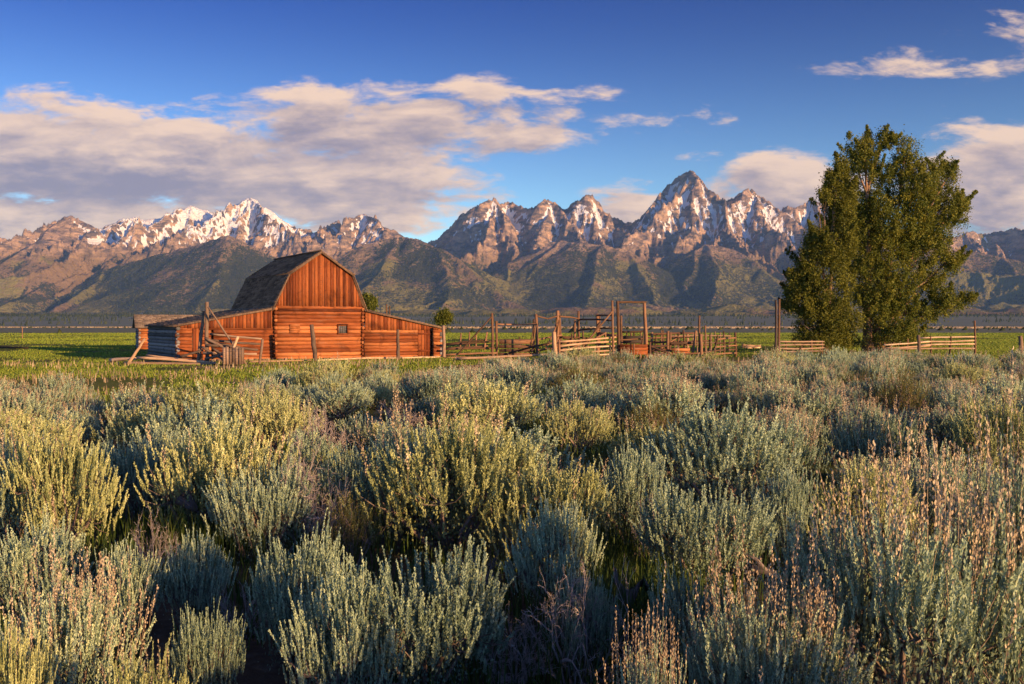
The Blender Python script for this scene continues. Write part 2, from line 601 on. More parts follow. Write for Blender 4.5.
def mountain_heights(X, Yg):
    rng = random.Random(11)
    best = np.full(X.shape, -500.0)
    dcr = np.full(X.shape, 1e9)
    wx = (fbm(X / 700, Yg / 700, 3, 71) - 0.5)
    wy = (fbm(X / 700, Yg / 700, 3, 93) - 0.5)

    def ridge(pts, s, D, warp=0.0, crest=False):
        nonlocal best, dcr
        A = np.array(pts)
        pad = 5200
        for i in range(len(A) - 1):
            (x0, y0, z0), (x1, y1, z1) = A[i], A[i + 1]
            x_lo, x_hi = min(x0, x1) - pad, max(x0, x1) + pad
            sel = np.where((X > x_lo) & (X < x_hi))
            if len(sel[0]) == 0:
                continue
            px_ = X[sel] + wx[sel] * warp
            py_ = Yg[sel] + wy[sel] * warp
            ddx, ddy = x1 - x0, y1 - y0
            t = np.clip(((px_ - x0) * ddx + (py_ - y0) * ddy) / (ddx * ddx + ddy * ddy + 1e-6), 0, 1)
            d = np.hypot(px_ - (x0 + t * ddx), py_ - (y0 + t * ddy))
            h = z0 + t * (z1 - z0) - s * d / (1 + d / D)
            best[sel] = np.maximum(best[sel], h)
            if crest:
                dcr[sel] = np.minimum(dcr[sel], d)

    def spur(p, ang, length, zend, s, D, warp, n=5, jit=0.16, power=1.25):
        x, y, z = p
        pts = [(x, y, z)]
        for i in range(1, n + 1):
            t = i / n
            a = math.radians(ang) + rng.uniform(-jit, jit)
            pts.append((x + math.sin(a) * length * t + rng.uniform(-60, 60), y - math.cos(a) * length * t, zend + (z - zend) * (1 - t) ** power + rng.uniform(-40, 30) * (1 - t)))
        ridge(pts, s, D, warp)
        return pts

    left = [p3(a, b, YC) for a, b in CREST_LEFT]
    main = [p3(a, b, YC + 300 * math.sin(i * 0.9)) for i, (a, b) in enumerate(CREST_MAIN)]
    main = [((a - 512) / F * (YC + 260 * math.sin(i * 0.8)), YC + 260 * math.sin(i * 0.8), CAM_H - (b - HZ) / F * (YC + 260 * math.sin(i * 0.8))) for i, (a, b) in enumerate(CREST_MAIN)]
    ridge(left, 1.6, 1500, 0, True)
    ridge(main, 2.1, 1150, 0, True)
    # spurs falling from the summits
    for px, py, angs in [(70, 216, (-38, -8, 25)), (137, 217, (-30, 20)), (192, 206.5, (-25, 12)), (249, 196, (-30, 0, 35)), (338, 221, (-20,)), (364, 212, (-30, 25)), (296, 229, (5,)), (0, 238, (-30, 10)), (-120, 250, (0, 30))]:
        for an in angs:
            spur(p3(px, py, YC), an, rng.uniform(2600, 3800), 150, 1.5, 1300, 170)
    for px, py, angs in [(496, 199, (-14, 8)), (550, 198.5, (-12, 16)), (585, 194.5, (-25, 5, 38)), (692, 171.5, (-48, -16, 20)), (748, 189.5, (-28, 5, 34)), (810, 201, (-30, 0, 28)),
                         (662, 191, (-35,)), (717, 206, (8,)), (880, 226, (-10, 20)), (965, 233, (-20, 10)), (1018, 228, (0, 25)), (1110, 232, (-10, 20)), (1200, 238, (0,))]:
        for an in angs:
            spur(p3(px, py, YC), an, rng.uniform(2200, 3300), 200, 1.75, 1050, 190)
    hi = best.copy()
    best = np.full(X.shape, -500.0)
    # foothills standing before the main range
    FH = [
        [(100, 272, 10700), (150, 254, 10600), (205, 241.5, 10400), (232, 235, 10300), (258, 247, 10300), (278, 263, 10200), (300, 288, 10000)],
        [(290, 292, 10200), (330, 263, 10300), (360, 246, 10450), (395, 234, 10600), (410, 237.5, 10400), (437, 247, 10200), (460, 262, 9900), (480, 277, 9600), (510, 300, 9200), (545, 318, 8800)],
        [(68, 218, 12100), (35, 240, 11400), (0, 262, 10800), (-60, 290, 10000)],
        [(98, 231, 12100), (70, 258, 11200), (40, 285, 10200), (10, 306, 9300)],
        [(150, 230, 12000), (112, 258, 11200), (95, 283, 10200), (60, 308, 9000)],
        [(526, 288, 10200), (545, 256, 10800), (557, 237, 11200), (570, 241, 11000), (600, 246, 10900), (630, 249, 10800), (640, 262, 10500), (645, 285, 9900), (660, 312, 9000)],
        [(684, 292, 10000), (694, 250, 10900), (706, 244, 11000), (732, 249, 10900), (747, 259, 10700), (762, 269, 10400), (785, 295, 9800), (810, 315, 9000)],
        [(800, 264, 10600), (860, 249, 11000), (905, 243, 11000), (950, 249, 10900), (985, 254, 10700), (1024, 263, 10500), (1100, 268, 10300), (1300, 280, 10000)],
        [(232, 235, 10300), (215, 275, 9400), (190, 314, 8400)],
        [(395, 234, 10600), (380, 272, 9600), (350, 316, 8400)], [(437, 247, 10200), (446, 282, 9400), (450, 318, 8400)],
        [(600, 246, 10900), (597, 284, 9900), (585, 319, 8600)],
        [(706, 244, 11000), (718, 280, 10000), (712, 320, 8600)],
        [(905, 243, 11000), (915, 282, 9800), (900, 320, 8600)], [(1000, 257, 10600), (1030, 290, 9600), (1050, 318, 8700)],
        [(-60, 290, 10000), (-160, 280, 10400), (-330, 285, 10300)],
    ]
    for k, f in enumerate(FH):
        ridge([p3(*q) for q in f], 0.72 if len(f) > 3 else 0.56, 3400, 190)
    lo = best
    soft = smooth(0, 500, dcr)
    rg = ridged(X / 460 + wx * 0.8, Yg / 900, 6, 41, 0.62)
    rg2 = ridged(X / 170 + wx, Yg / 240 + wy, 5, 57, 0.65)
    rg3 = ridged(X / 75 + wy, Yg / 110 + wx, 3, 63, 0.6)
    up = 0.30 + 0.70 * smooth(420, 950, hi)
    hi = hi + up * ((rg - 0.62) * 330 + (rg2 - 0.6) * 260) * soft + (rg2 - 0.6) * 90 * (1 - soft) + (rg3 - 0.6) * (50 * soft + 34) * up
    rf = ridged(X / 430 + wx * 1.4, Yg / 1300 + wy, 4, 23, 0.5)
    rf2 = fbm(X / 120, Yg / 150, 4, 29)
    lo = lo + (rf - 0.62) * 66 + (rf2 - 0.5) * 28
    is_hi = hi > lo
    k = 14.0
    m = np.maximum(hi, lo)
    h = m + k * np.log(np.exp((hi - m) / k) + np.exp((lo - m) / k)) * 0.6
    base = ground_z(X, Yg) - 14 + ((rf - 0.6) * 70 + (fbm(X / 420, Yg / 420, 4, 81) - 0.42) * 190 * smooth(-1800, 900, X)) * smooth(5900, 7000, Yg)
    k = 28.0
    m = np.maximum(h, base)
    h2 = m + k * np.log(np.exp((h - m) / k) + np.exp((base - m) / k)) * 0.5
    return h2, is_hi


def mountain_material():
    m, t, out = new_mat('mountain')
    geo = t.new('ShaderNodeNewGeometry')
    pos = geo.outputs['Position']
    x, y, z = t.sep(pos)
    nf = t.noise(pos, 0.011, 6, 0.65)
    nm = t.noise(pos, 0.0035, 5, 0.6)
    nfine = t.noise(pos, 0.035, 4, 0.7)
    snow = t.attr('snow')
    forest = t.attr('forest')
    meadow = t.attr('meadow')
    strat = t.noise(t.comb(t.m('MULTIPLY', x, 0.006), t.m('MULTIPLY', y, 0.003), t.m('MULTIPLY', z, 0.012)), 1.3, 6, 0.62, 0.4)
    rock = t.mix(t.step(strat, 0.35, 0.68), (0.080, 0.070, 0.070), (0.52, 0.345, 0.215))
    soil = t.mix(nm, (0.09, 0.07, 0.04), (0.34, 0.22, 0.11))
    rock = t.mix(t.step(z, 980, 620), rock, soil)
    grass = t.mix(nf, (0.12, 0.125, 0.035), (0.26, 0.21, 0.06))
    fcol = t.mix(nfine, (0.026, 0.032, 0.018), (0.068, 0.068, 0.030))
    c = t.mix(t.step(t.m('ADD', meadow, t.m('MULTIPLY', t.m('SUBTRACT', nf, 0.5), 1.0)), 0.40, 0.60), rock, grass)
    ff = t.m('ADD', forest, t.m('ADD', t.m('MULTIPLY', t.m('SUBTRACT', nf, 0.5), 1.1), t.m('MULTIPLY', t.m('SUBTRACT', nfine, 0.5), 2.4)))
    c = t.mix(t.step(ff, 0.40, 0.60), c, fcol)
    sf = t.m('ADD', snow, t.m('ADD', t.m('MULTIPLY', t.m('SUBTRACT', nf, 0.5), 1.0), t.m('MULTIPLY', t.m('SUBTRACT', nfine, 0.5), 0.55)))
    c = t.mix(t.step(sf, 0.46, 0.54), c, (0.82, 0.79, 0.77))
    hgt = t.m('ADD', t.m('MULTIPLY', nf, 1.0), t.m('MULTIPLY', nfine, 0.7))
    principled(t, out, c, 0.92, 0.1, bump(t, hgt, 1.0, 55.0))
    return m


def build_mountains():
    pxs = np.arange(-330, 1385, 1.15)
    rows = np.concatenate([np.linspace(5600, 8300, 60)[:-1], np.linspace(8300, 12950, 330)[:-1], np.linspace(12950, 15500, 30)])
    Yg = np.repeat(rows[:, None], len(pxs), 1)
    X = (pxs[None, :] - 512) / F * Yg
    Z, is_hi = mountain_heights(X, Yg)
    gy_, _ = np.gradient(Z)
    dY = np.gradient(rows)[:, None]
    sy = gy_ / dY
    sx = np.gradient(Z, axis=1) / (np.gradient(X, axis=1))
    sx = sx
    slope = np.hypot(sx, sy)
    # curvature: hollows hold snow
    def blur(A, n):
        B = A.copy()
        for _ in range(n):
            B[1:-1] = (B[:-2] + B[1:-1] * 2 + B[2:]) / 4
            B[:, 1:-1] = (B[:, :-2] + B[:, 1:-1] * 2 + B[:, 2:]) / 4
        return B
    hollow = blur(Z, 8) - Z
    px_grid = np.repeat(pxs[None, :], len(rows), 0)
    lowf = fbm(X / 900, Yg / 900, 4, 3)
    # more snow on the left summits, couloirs on the right ones
    leftness = smooth(70, 100, px_grid) * (1 - smooth(270, 330, px_grid)) * 0.55 + np.exp(-((px_grid - 370) / 30) ** 2) * 0.18
    mainS = np.exp(-((px_grid - 690) / 45) ** 2) * 0.16 + np.exp(-((px_grid - 590) / 30) ** 2) * 0.12 + np.exp(-((px_grid - 755) / 50) ** 2) * 0.12 + np.exp(-((px_grid - 640) / 16) ** 2) * 0.25
    snow = smooth(820, 1350, Z) * 0.42 + leftness * 0.95 * smooth(860, 1000, Z) + mainS * smooth(850, 1050, Z) + np.clip(hollow / 30, -0.4, 0.5) * smooth(650, 1000, Z) - np.clip(slope - 1.15, -0.3, 2) * 0.30 + (lowf - 0.5) * 0.7 + 0.09
    snow = snow - 1.2 * (1 - smooth(640, 900, Z))
    snow = np.where(is_hi, snow, snow - 0.5 + 0.55 * smooth(930, 1010, Z) * (leftness > .1))
    forest = 0.57 - smooth(560, 1080, Z) * 0.45 + (fbm(X / 420, Yg / 700, 4, 77) - 0.5) * 1.35 - np.clip(slope - 0.75, -0.2, 1.2) * 0.35 - 0.05
    forest = forest + np.clip(hollow / 40, -0.35, 0.35)
    forest = np.where(is_hi, forest - 0.25, forest) - 0.25 * (1 - smooth(90, 190, Z))
    meadow = 0.50 + 0.16 * (1 - smooth(180, 420, Z)) + (fbm(X / 600, Yg / 700, 4, 55) - 0.5) * 1.4 - smooth(500, 950, Z) * 0.6
    nc = len(pxs)
    v = np.stack([X, Yg, Z], -1).reshape(-1, 3)
    r, c = np.meshgrid(np.arange(len(rows) - 1), np.arange(nc - 1), indexing='ij')
    a = (r * nc + c).ravel()
    q = np.stack([a, a + 1, a + nc + 1, a + nc], 1)
    me = mesh_np('mountains', v, [(q, 0)], [mountain_material()], {'snow': snow.ravel(), 'forest': forest.ravel(), 'meadow': meadow.ravel()}, smooth_shade=False)
    tag(link('mountains', me), 'jagged snow streaked mountain range with forested foothills', kind='structure')
    return rows, pxs, Z, forest, slope


M_ROWS, M_PXS, M_Z, M_FOREST, M_SLOPE = build_mountains()


def conifer_mat():
    m, t, out = new_mat('conifer')
    tint = t.attr('tint')
    c = t.mix(tint, (0.018, 0.030, 0.016), (0.060, 0.070, 0.026))
    principled(t, out, c, 0.95, 0.05)
    return m


def build_far_forest():
    rng = np.random.default_rng(4)
    # on the slopes, where the forest mask is high
    N = 150000
    fr = rng.random(N) ** 1.0
    ri = (fr * (len(M_ROWS) - 40)).astype(int)
    ci = (rng.random(N) * (len(M_PXS) - 1)).astype(int)
    keep = (M_FOREST[ri, ci] + rng.normal(0, 0.18, N) > 0.50) & (M_Z[ri, ci] < 900) & (M_ROWS[ri] < 12000)
    ri, ci = ri[keep][:52000], ci[keep][:52000]
    Yt = M_ROWS[ri] + rng.uniform(-8, 8, len(ri))
    Xt = (M_PXS[ci] - 512) / F * Yt
    Zt = M_Z[ri, ci] - 2
    Ht = rng.uniform(13, 26, len(ri))
    # dark belt of trees along the foot of the range and on the river terrace
    n2 = 15000
    Y2 = np.where(rng.random(n2) < 0.6, rng.uniform(5200, 6000, n2), rng.uniform(3000, 5200, n2))
    X2 = rng.uniform(-0.95, 0.95, n2) * Y2
    k2 = (fbm(X2 / 420, Y2 / 200, 3, 61) > np.where(Y2 > 5200, 0.46, 0.56)) | ((X2 / Y2 < -0.27) & (Y2 > 5200))
    X2, Y2 = X2[k2], Y2[k2]
    Z2 = ground_z(X2, Y2) - 1
    H2 = rng.uniform(7, 20, len(X2)) * (0.5 + 1.1 * fbm(X2 / 130, Y2 / 130, 3, 91))
    n3 = 2600
    Y3 = rng.uniform(330, 1500, n3)
    X3 = rng.uniform(-0.95, 0.95, n3) * Y3
    k3 = fbm(X3 / 150, Y3 / 60, 3, 67) > 0.56
    X3, Y3 = X3[k3], Y3[k3]
    Z3 = ground_z(X3, Y3)
    H3 = rng.uniform(1.0, 2.4, len(X3))
    X_ = np.concatenate([Xt, X2, X3])
    Y_ = np.concatenate([Yt, Y2, Y3])
    Z_ = np.concatenate([Zt, Z2, Z3])
    H_ = np.concatenate([Ht, H2, H3])
    R_ = H_ * np.concatenate([rng.uniform(0.17, 0.3, len(Xt) + len(X2)), rng.uniform(0.5, 1.1, len(X3))])
    n = len(X_)
    ph = rng.random(n) * 6.28
    V = np.zeros((n, 6, 3))
    for k in range(5):
        a = ph + k * 2 * math.pi / 5
        V[:, k, 0] = X_ + np.cos(a) * R_ * rng.uniform(0.7, 1.2, n)
        V[:, k, 1] = Y_ + np.sin(a) * R_ * rng.uniform(0.7, 1.2, n)
        V[:, k, 2] = Z_
    V[:, 5, 0] = X_
    V[:, 5, 1] = Y_
    V[:, 5, 2] = Z_ + H_
    b = np.arange(n) * 6
    f = np.concatenate([np.stack([b + k, b + (k + 1) % 5, b + 5], 1) for k in range(5)])
    tint = np.repeat(rng.random(n), 6)
    me = mesh_np('distant_forest', V.reshape(-1, 3), [(f, 0)], [conifer_mat()], {'tint': tint})
    tag(link('distant_forest', me), 'far dark conifer woods over the foothills and along the mountain foot', 'forest', kind='stuff')


build_far_forest()


# ------------------------------------------------------------------ barn
WOOD_BARN = wood_mat('barn_board', (0.022, 0.006, 0.003), (0.125, 0.030, 0.009), (0.25, 0.075, 0.023), (0.14, 0.062, 0.036), 0.55)
WOOD_LOG = wood_mat('barn_log', (0.038, 0.010, 0.004), (0.20, 0.054, 0.015), (0.36, 0.135, 0.046), (0.20, 0.10, 0.06), 0.5)
WOOD_GREY = wood_mat('weathered_wood', (0.05, 0.035, 0.026), (0.15, 0.098, 0.065), (0.27, 0.18, 0.12), (0.16, 0.135, 0.12), 0.5)
WOOD_OLD = wood_mat('old_rail_wood', (0.03, 0.019, 0.013), (0.105, 0.054, 0.030), (0.22, 0.115, 0.062), (0.11, 0.085, 0.07), 0.5)
WOOD_PALE = wood_mat('pale_pole_wood', (0.14, 0.09, 0.058), (0.36, 0.225, 0.13), (0.52, 0.36, 0.22), (0.34, 0.27, 0.21), 0.35)
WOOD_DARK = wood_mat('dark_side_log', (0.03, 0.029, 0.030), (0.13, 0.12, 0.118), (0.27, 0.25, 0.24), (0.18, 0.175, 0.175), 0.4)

WOOD_BLACK = wood_mat('dark_pole_wood', (0.012, 0.010, 0.009), (0.035, 0.027, 0.022), (0.07, 0.05, 0.04), (0.05, 0.045, 0.04), 0.3)


def shingle_mat(name, c0, c1):
    m, t, out = new_mat(name)
    g = t.attr('g', 'Vector')
    tint = t.attr('tint')
    gx, gy, gs = t.sep(g)
    n = t.noise(t.comb(t.m('MULTIPLY', gx, 5.0), t.m('MULTIPLY', gy, 1.2), gs), 1.5, 5, 0.6)
    n2 = t.noise(g, 0.6, 4, 0.6)
    f = t.m('ADD', t.m('MULTIPLY', n, 0.6), t.m('ADD', t.m('MULTIPLY', tint, 0.3), t.m('MULTIPLY', n2, 0.3)))
    c = t.mix(t.step(f, 0.35, 0.85), c0, c1)
    principled(t, out, c, 0.9, 0.1, bump(t, n, 0.8, 0.03))
    return m


SHINGLE = shingle_mat('dark_shingle', (0.075, 0.048, 0.034), (0.25, 0.16, 0.105))
SHINGLE_GREY = shingle_mat('grey_shingle', (0.07, 0.055, 0.047), (0.19, 0.145, 0.115))

AL = math.radians(30)
B_U = Vector((math.cos(AL), math.sin(AL), 0))     # along the front, to the right
B_V = Vector((-math.sin(AL), math.cos(AL), 0))    # from the front to the back
B_O = Vector(((320 - 512) / F * 72, 72, 0))
ZUP = Vector((0, 0, 1))


def bp(u, v, z):
    return B_O + B_U * u + B_V * v + ZUP * z


def log_wall(mb, fn, a0, a1, zf, d=0.27, over=0.16, rng=None, holes=()):
    """stack of logs along one wall; fn(a, z, off) gives a point, zf(a) the top of the wall at a"""
    z = d * 0.42
    i = 0
    while True:
        # part of the span still under the top
        lo, hi = a0, a1
        zt = lambda a: zf(a) - d * 0.25
        ts = np.linspace(a0, a1, 40)
        ok = [a for a in ts if zt(a) > z]
        if not ok:
            break
        lo, hi = min(ok), max(ok)
        e = over * (0.55 + 0.45 * (i % 2)) + rng.uniform(-0.04, 0.04)
        s0 = lo - (e if lo == a0 else 0)
        s1 = hi + (e if hi == a1 else 0)
        spans = [(s0, s1)]
        for (h0, h1, hz0, hz1) in holes:
            if hz0 < z < hz1:
                ns = []
                for (p, q) in spans:
                    if h1 <= p or h0 >= q:
                        ns.append((p, q))
                    else:
                        if h0 > p:
                            ns.append((p, h0))
                        if h1 < q:
                            ns.append((h1, q))
                spans = ns
        for (p, q) in spans:
            if q - p < 0.1:
                continue
            n = max(2, int((q - p) / 1.2))
            wob = [rng.uniform(-0.02, 0.02) for _ in range(n + 1)]
            pts = [fn(p + (q - p) * k / n, z + wob[k], rng.uniform(-0.012, 0.012)) for k in range(n + 1)]
            rr = [d * 0.54 * rng.uniform(0.92, 1.06) for _ in range(n + 1)]
            mb.tube(pts, rr, 8, rng.random(), 0.05)
        z += d * rng.uniform(0.9, 0.98)
        i += 1


def board_fill(mb, u0, u1, zlo, zhi, v, w=0.2, rng=None, frame=bp, ragged=0.05):
    """vertical boards standing against a wall at depth v (thickness toward the front)"""
    u = u0
    while u < u1 - 0.03:
        ww = min(rng.uniform(w * 0.75, w * 1.25), u1 - u)
        a, b = u + 0.008, u + ww - 0.008
        th = rng.uniform(0.022, 0.04)
        off = rng.uniform(0, 0.018)
        zl = zlo((a + b) / 2) if callable(zlo) else zlo
        zl -= rng.uniform(0, ragged)
        pts = [frame(a, v - off, zl), frame(b, v - off, zl), frame(b, v - off, zhi(b)), frame(a, v - off, zhi(a))]
        th_v = (frame(0, 1, 0) - frame(0, 0, 0)) * (-th)
        mb.poly(pts, th_v, rng.random())
        u += ww


def shingled(mb, p00, p10, p01, p11, courses, th=0.05, rng=None, pieces=10):
    """roof plane from eave (p00-p10) to ridge (p01-p11) laid in overlapping courses of wood shingles"""
    p00, p10, p01, p11 = map(Vector, (p00, p10, p01, p11))
    nrm = (p10 - p00).cross(p01 - p00).normalized()
    if nrm.z < 0:
        nrm = -nrm
    mb.poly([p00 - nrm * 0.03, p10 - nrm * 0.03, p11 - nrm * 0.03, p01 - nrm * 0.03], -nrm * 0.07, 0.3)
    for c in range(courses):
        t0 = c / courses
        t1 = min(1.0, (c + 1.25) / courses)
        s = 0.0
        while s < 1 - 1e-4:
            ds = min(rng.uniform(0.6, 1.4) / pieces, 1 - s)
            if 1 - s - ds < 0.02:
                ds = 1 - s
            a = p00.lerp(p01, t0).lerp(p10.lerp(p11, t0), s)
            b = p00.lerp(p01, t0).lerp(p10.lerp(p11, t0), s + ds)
            d = p00.lerp(p01, t1).lerp(p10.lerp(p11, t1), s)
            e = p00.lerp(p01, t1).lerp(p10.lerp(p11, t1), s + ds)
            lift = nrm * rng.uniform(0.035, 0.065)
            sag = (d - a).normalized() * rng.uniform(-0.03, 0.03)
            base = len(mb.v)
            tint = rng.random()
            seed = rng.random() * 9
            for p in (a + sag, b + sag, a + sag + lift, b + sag + lift, d + nrm * 0.004, e + nrm * 0.004):
                mb.v.append(p)
                mb.g.append(((p - p00).dot((p10 - p00).normalized()), (p - p00).dot((p01 - p00).normalized()), seed))
                mb.tint.append(tint)
            mb.q += [(base, base + 1, base + 3, base + 2), (base + 2, base + 3, base + 5, base + 4)]
            mb.t += [(base, base + 2, base + 4), (base + 1, base + 5, base + 3)]
            s += ds


def build_barn():
    rng = random.Random(3)
    b = empty('barn', B_O, 'large weathered orange wooden barn with steep dark gambrel roof and two low log wings', 'barn')
    UL, UR = -3.30, 3.20          # central block
    WL, WR = -9.9, 9.66           # ends of the wings
    D = 10.8
    WD = 10.2
    zb = 3.85                     # top of the central log wall
    breakL, breakR, zbr = (-2.28, 2.40, 6.12)
    zr = 7.78
    e_z = 3.75
    # central log wall with window holes
    def wz(px, py):
        # local u, z of a photo pixel on the front plane
        k = (px - 512) / F
        u = (k * B_O.y - B_O.x) / (B_U.x - k * B_U.y)
        Y = B_O.y + u * B_U.y
        return u, CAM_H - (py - HZ) / F * Y
    win = (*[wz(337.5, 333)[0], wz(346.5, 333)[0]], wz(340, 333.5)[1], wz(340, 325)[1])
    hat = (*[wz(289, 333)[0], wz(299, 333)[0]], wz(294, 333)[1], wz(294, 324)[1])
    mb = MB(1)
    log_wall(mb, lambda a, z, o: bp(a, o, z), UL, UR, lambda a: zb, 0.28, 0.13, rng, [win])
    w = mb.build('log_wall', WOOD_LOG, b, True)
    w['label'] = 'tall central front log wall glowing orange'
    # flat band board over the logs
    mb = MB(2)
    for k in range(3):
        z0 = zb - 0.02 - k * 0.2
        mb.box(bp(UL + 0.02, -0.17 - 0.004 * k, z0 - 0.19), B_U * (UR - UL - 0.04), B_V * 0.03, ZUP * 0.185)
    mb.build('band_board', WOOD_BARN, b)
    # window and hatch
    mb = MB(3)
    u0, u1, z0, z1 = win
    for (x, y, ww, hh) in ((u0 - 0.07, z0 - 0.06, 0.08, z1 - z0 + 0.14), (u1 - 0.01, z0 - 0.06, 0.08, z1 - z0 + 0.14), (u0 + 0.01, z0 - 0.06, u1 - u0 - 0.02, 0.07), (u0 + 0.01, z1, u1 - u0 - 0.02, 0.08)):
        mb.box(bp(x, -0.20, y), B_U * ww, B_V * 0.1, ZUP * hh)
    wn = mb.build('window', WOOD_BARN, b)
    wn['label'] = 'small dark open window'
    mb = MB(4)
    for k in range(4):
        mb.box(bp(u0 + 0.01 + k * (u1 - u0) / 4, -0.06, z0), B_U * ((u1 - u0) / 4 * 0.93), B_V * 0.03, ZUP * (z1 - z0), 0.05)
    mb.build('shutter', WOOD_DARK, wn)
    mb = MB(5)
    u0, u1, z0, z1 = hat
    for k in range(4):
        mb.box(bp(u0, -0.225, z0 + (z1 - z0) * k / 4 + 0.006), B_U * (u1 - u0), B_V * 0.05, ZUP * ((z1 - z0) / 4 - 0.012), 0.7)
    mb.build('hatch', WOOD_LOG, b)['label'] = 'closed plank hatch'
    # gable
    def gz_(u):
        if u < breakL:
            return e_z + (u - UL) / (breakL - UL) * (zbr - e_z)
        if u < 0:
            return zbr + (u - breakL) / (0 - breakL) * (zr - zbr)
        if u < breakR:
            return zr + u / breakR * (zbr - zr)
        return zbr + (u - breakR) / (UR - breakR) * (e_z - zbr)
    mb = MB(6)
    board_fill(mb, UL + 0.02, -0.06, zb - 0.03, lambda u: max(gz_(u) - 0.03, zb), -0.13, 0.22, rng)
    board_fill(mb, 0.06, UR - 0.02, zb - 0.03, lambda u: max(gz_(u) - 0.03, zb), -0.13, 0.22, rng)
    mb.box(bp(-0.058, -0.19, zb - 0.04), B_U * 0.116, B_V * 0.05, ZUP * (zr - zb - 0.1), 0.85)
    mb.build('gable', WOOD_BARN, b)['label'] = 'tall gable of vertical orange boards'
    mb = MB(7)
    gpts = [(UL + 0.02, zb - 0.1), (UR - 0.02, zb - 0.1), (UR - 0.02, e_z), (breakR, zbr - 0.04), (0, zr - 0.05), (breakL, zbr - 0.04), (UL + 0.02, e_z)]
    mb.poly([bp(u, -0.105, z) for u, z in gpts], B_V * 0.06, 0.1)
    mb.poly([bp(u, D - 0.1, z) for u, z in gpts], B_V * 0.06, 0.1)
    # side and back walls of the tall block
    for u in (UL + 0.12, UR - 0.2):
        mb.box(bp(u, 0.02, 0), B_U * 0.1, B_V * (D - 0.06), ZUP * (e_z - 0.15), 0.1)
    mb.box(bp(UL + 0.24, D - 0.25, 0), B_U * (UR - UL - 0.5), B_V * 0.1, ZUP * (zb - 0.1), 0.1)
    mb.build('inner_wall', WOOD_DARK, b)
    # central roof
    ov = 0.34
    mb = MB(8)
    f0, f1 = -ov, D + ov
    prof = [(UL - 0.30, e_z - 0.20), (breakL - 0.05, zbr + 0.03), (0.0, zr), (breakR + 0.05, zbr + 0.03), (UR + 0.30, e_z - 0.20)]
    (a0, b0), (a1, b1), (a2, b2), (a3, b3), (a4, b4) = prof
    shingled(mb, bp(a0, f1, b0), bp(a0, f0, b0), bp(a1, f1, b1), bp(a1, f0, b1), 15, 0.05, rng, 16)
    shingled(mb, bp(a1 - 0.09, f1, b1 - 0.01), bp(a1 - 0.09, f0, b1 - 0.01), bp(a2, f1, b2), bp(a2, f0, b2), 13, 0.05, rng, 16)
    shingled(mb, bp(a3 + 0.09, f0, b3 - 0.01), bp(a3 + 0.09, f1, b3 - 0.01), bp(a2, f0, b2), bp(a2, f1, b2), 13, 0.05, rng, 16)
    shingled(mb, bp(a4, f0, b4), bp(a4, f1, b4), bp(a3, f0, b3), bp(a3, f1, b3), 15, 0.05, rng, 16)
    roof = mb.build('roof', SHINGLE, b)
    roof['label'] = 'steep dark shingled gambrel roof'
    mb = MB(9)
    for (p, q) in ((prof[0], prof[1]), (prof[1], prof[2]), (prof[2], prof[3]), (prof[3], prof[4])):
        mb.box(bp(p[0], -ov - 0.05, p[1] - 0.16), bp(q[0], 0, q[1]) - bp(p[0], 0, p[1]), B_V * 0.045, ZUP * 0.17, 0.2)
    mb.build('rake_board', SHINGLE, roof)
    mb = MB(10)
    mb.box(bp(-0.09, f0, zr + 0.02), B_V * (f1 - f0), B_U * 0.18, ZUP * 0.09, 0.3)
    mb.build('ridge_board', SHINGLE_GREY, roof)
    # corner posts of log ends
    for uc in (UL, UR):
        mb = MB(12)
        z = 0.1
        while z < zb - 0.1:
            mb.pole(bp(uc, -0.27, z), bp(uc, 0.15, z), 0.12, 0.12, 8, None, 0)
            z += 0.27
        mb.build('corner_log_end', WOOD_LOG, b)
    # wings
    zin_l, zout_l = 3.72, 2.52
    zin_r, zout_r = 3.62, 2.28
    def zl(u):
        return zout_l + (u - WL) / (UL - WL) * (zin_l - zout_l)
    def zrr(u):
        return zout_r + (WR - u) / (WR - UR) * (zin_r - zout_r)
    d0, d1 = wz(192, 350)[0], wz(199, 350)[0]
    g0, g1 = wz(211, 350)[0], wz(213.5, 350)[0]
    mb = MB(13)
    log_wall(mb, lambda a, z, o: bp(a, 0.06 + o, z), WL, UL - 0.2, lambda a: min(2.36, zl(a) - 0.1), 0.25, 0.14, rng, [(d0, d1, -1, 2.25), (g0, g1, -1, 2.2)])
    mb.build('log_wall', WOOD_LOG, b, True)['label'] = 'left wing front log wall'
    mb = MB(14)
    board_fill(mb, WL + 0.1, UL - 0.22, lambda u: min(2.28, zl(u) - 0.12), lambda u: zl(u) - 0.03, -0.06, 0.24, rng)
    mb.build('upper_boarding', WOOD_BARN, b)
    mb = MB(15)
    board_fill(mb, d0 + 0.02, d1 - 0.02, 0.1, lambda u: 2.24, 0.0, 0.2, rng)
    mb.build('door', WOOD_BARN, b)['label'] = 'narrow plank door of the left wing'
    mb = MB(16)
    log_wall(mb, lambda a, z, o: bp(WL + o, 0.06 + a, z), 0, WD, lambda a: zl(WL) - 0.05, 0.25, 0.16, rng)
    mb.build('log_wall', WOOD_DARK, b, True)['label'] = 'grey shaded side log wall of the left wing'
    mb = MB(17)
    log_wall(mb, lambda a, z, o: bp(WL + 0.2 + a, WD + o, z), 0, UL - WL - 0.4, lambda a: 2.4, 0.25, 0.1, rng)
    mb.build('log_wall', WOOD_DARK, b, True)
    mb = MB(18)
    shingled(mb, bp(WL - 0.35, WD + 0.3, zl(WL) - 0.06), bp(WL - 0.35, -0.3, zl(WL) - 0.06), bp(UL - 0.02, WD + 0.3, zin_l + 0.03), bp(UL - 0.02, -0.3, zin_l + 0.03), 22, 0.05, rng, 14)
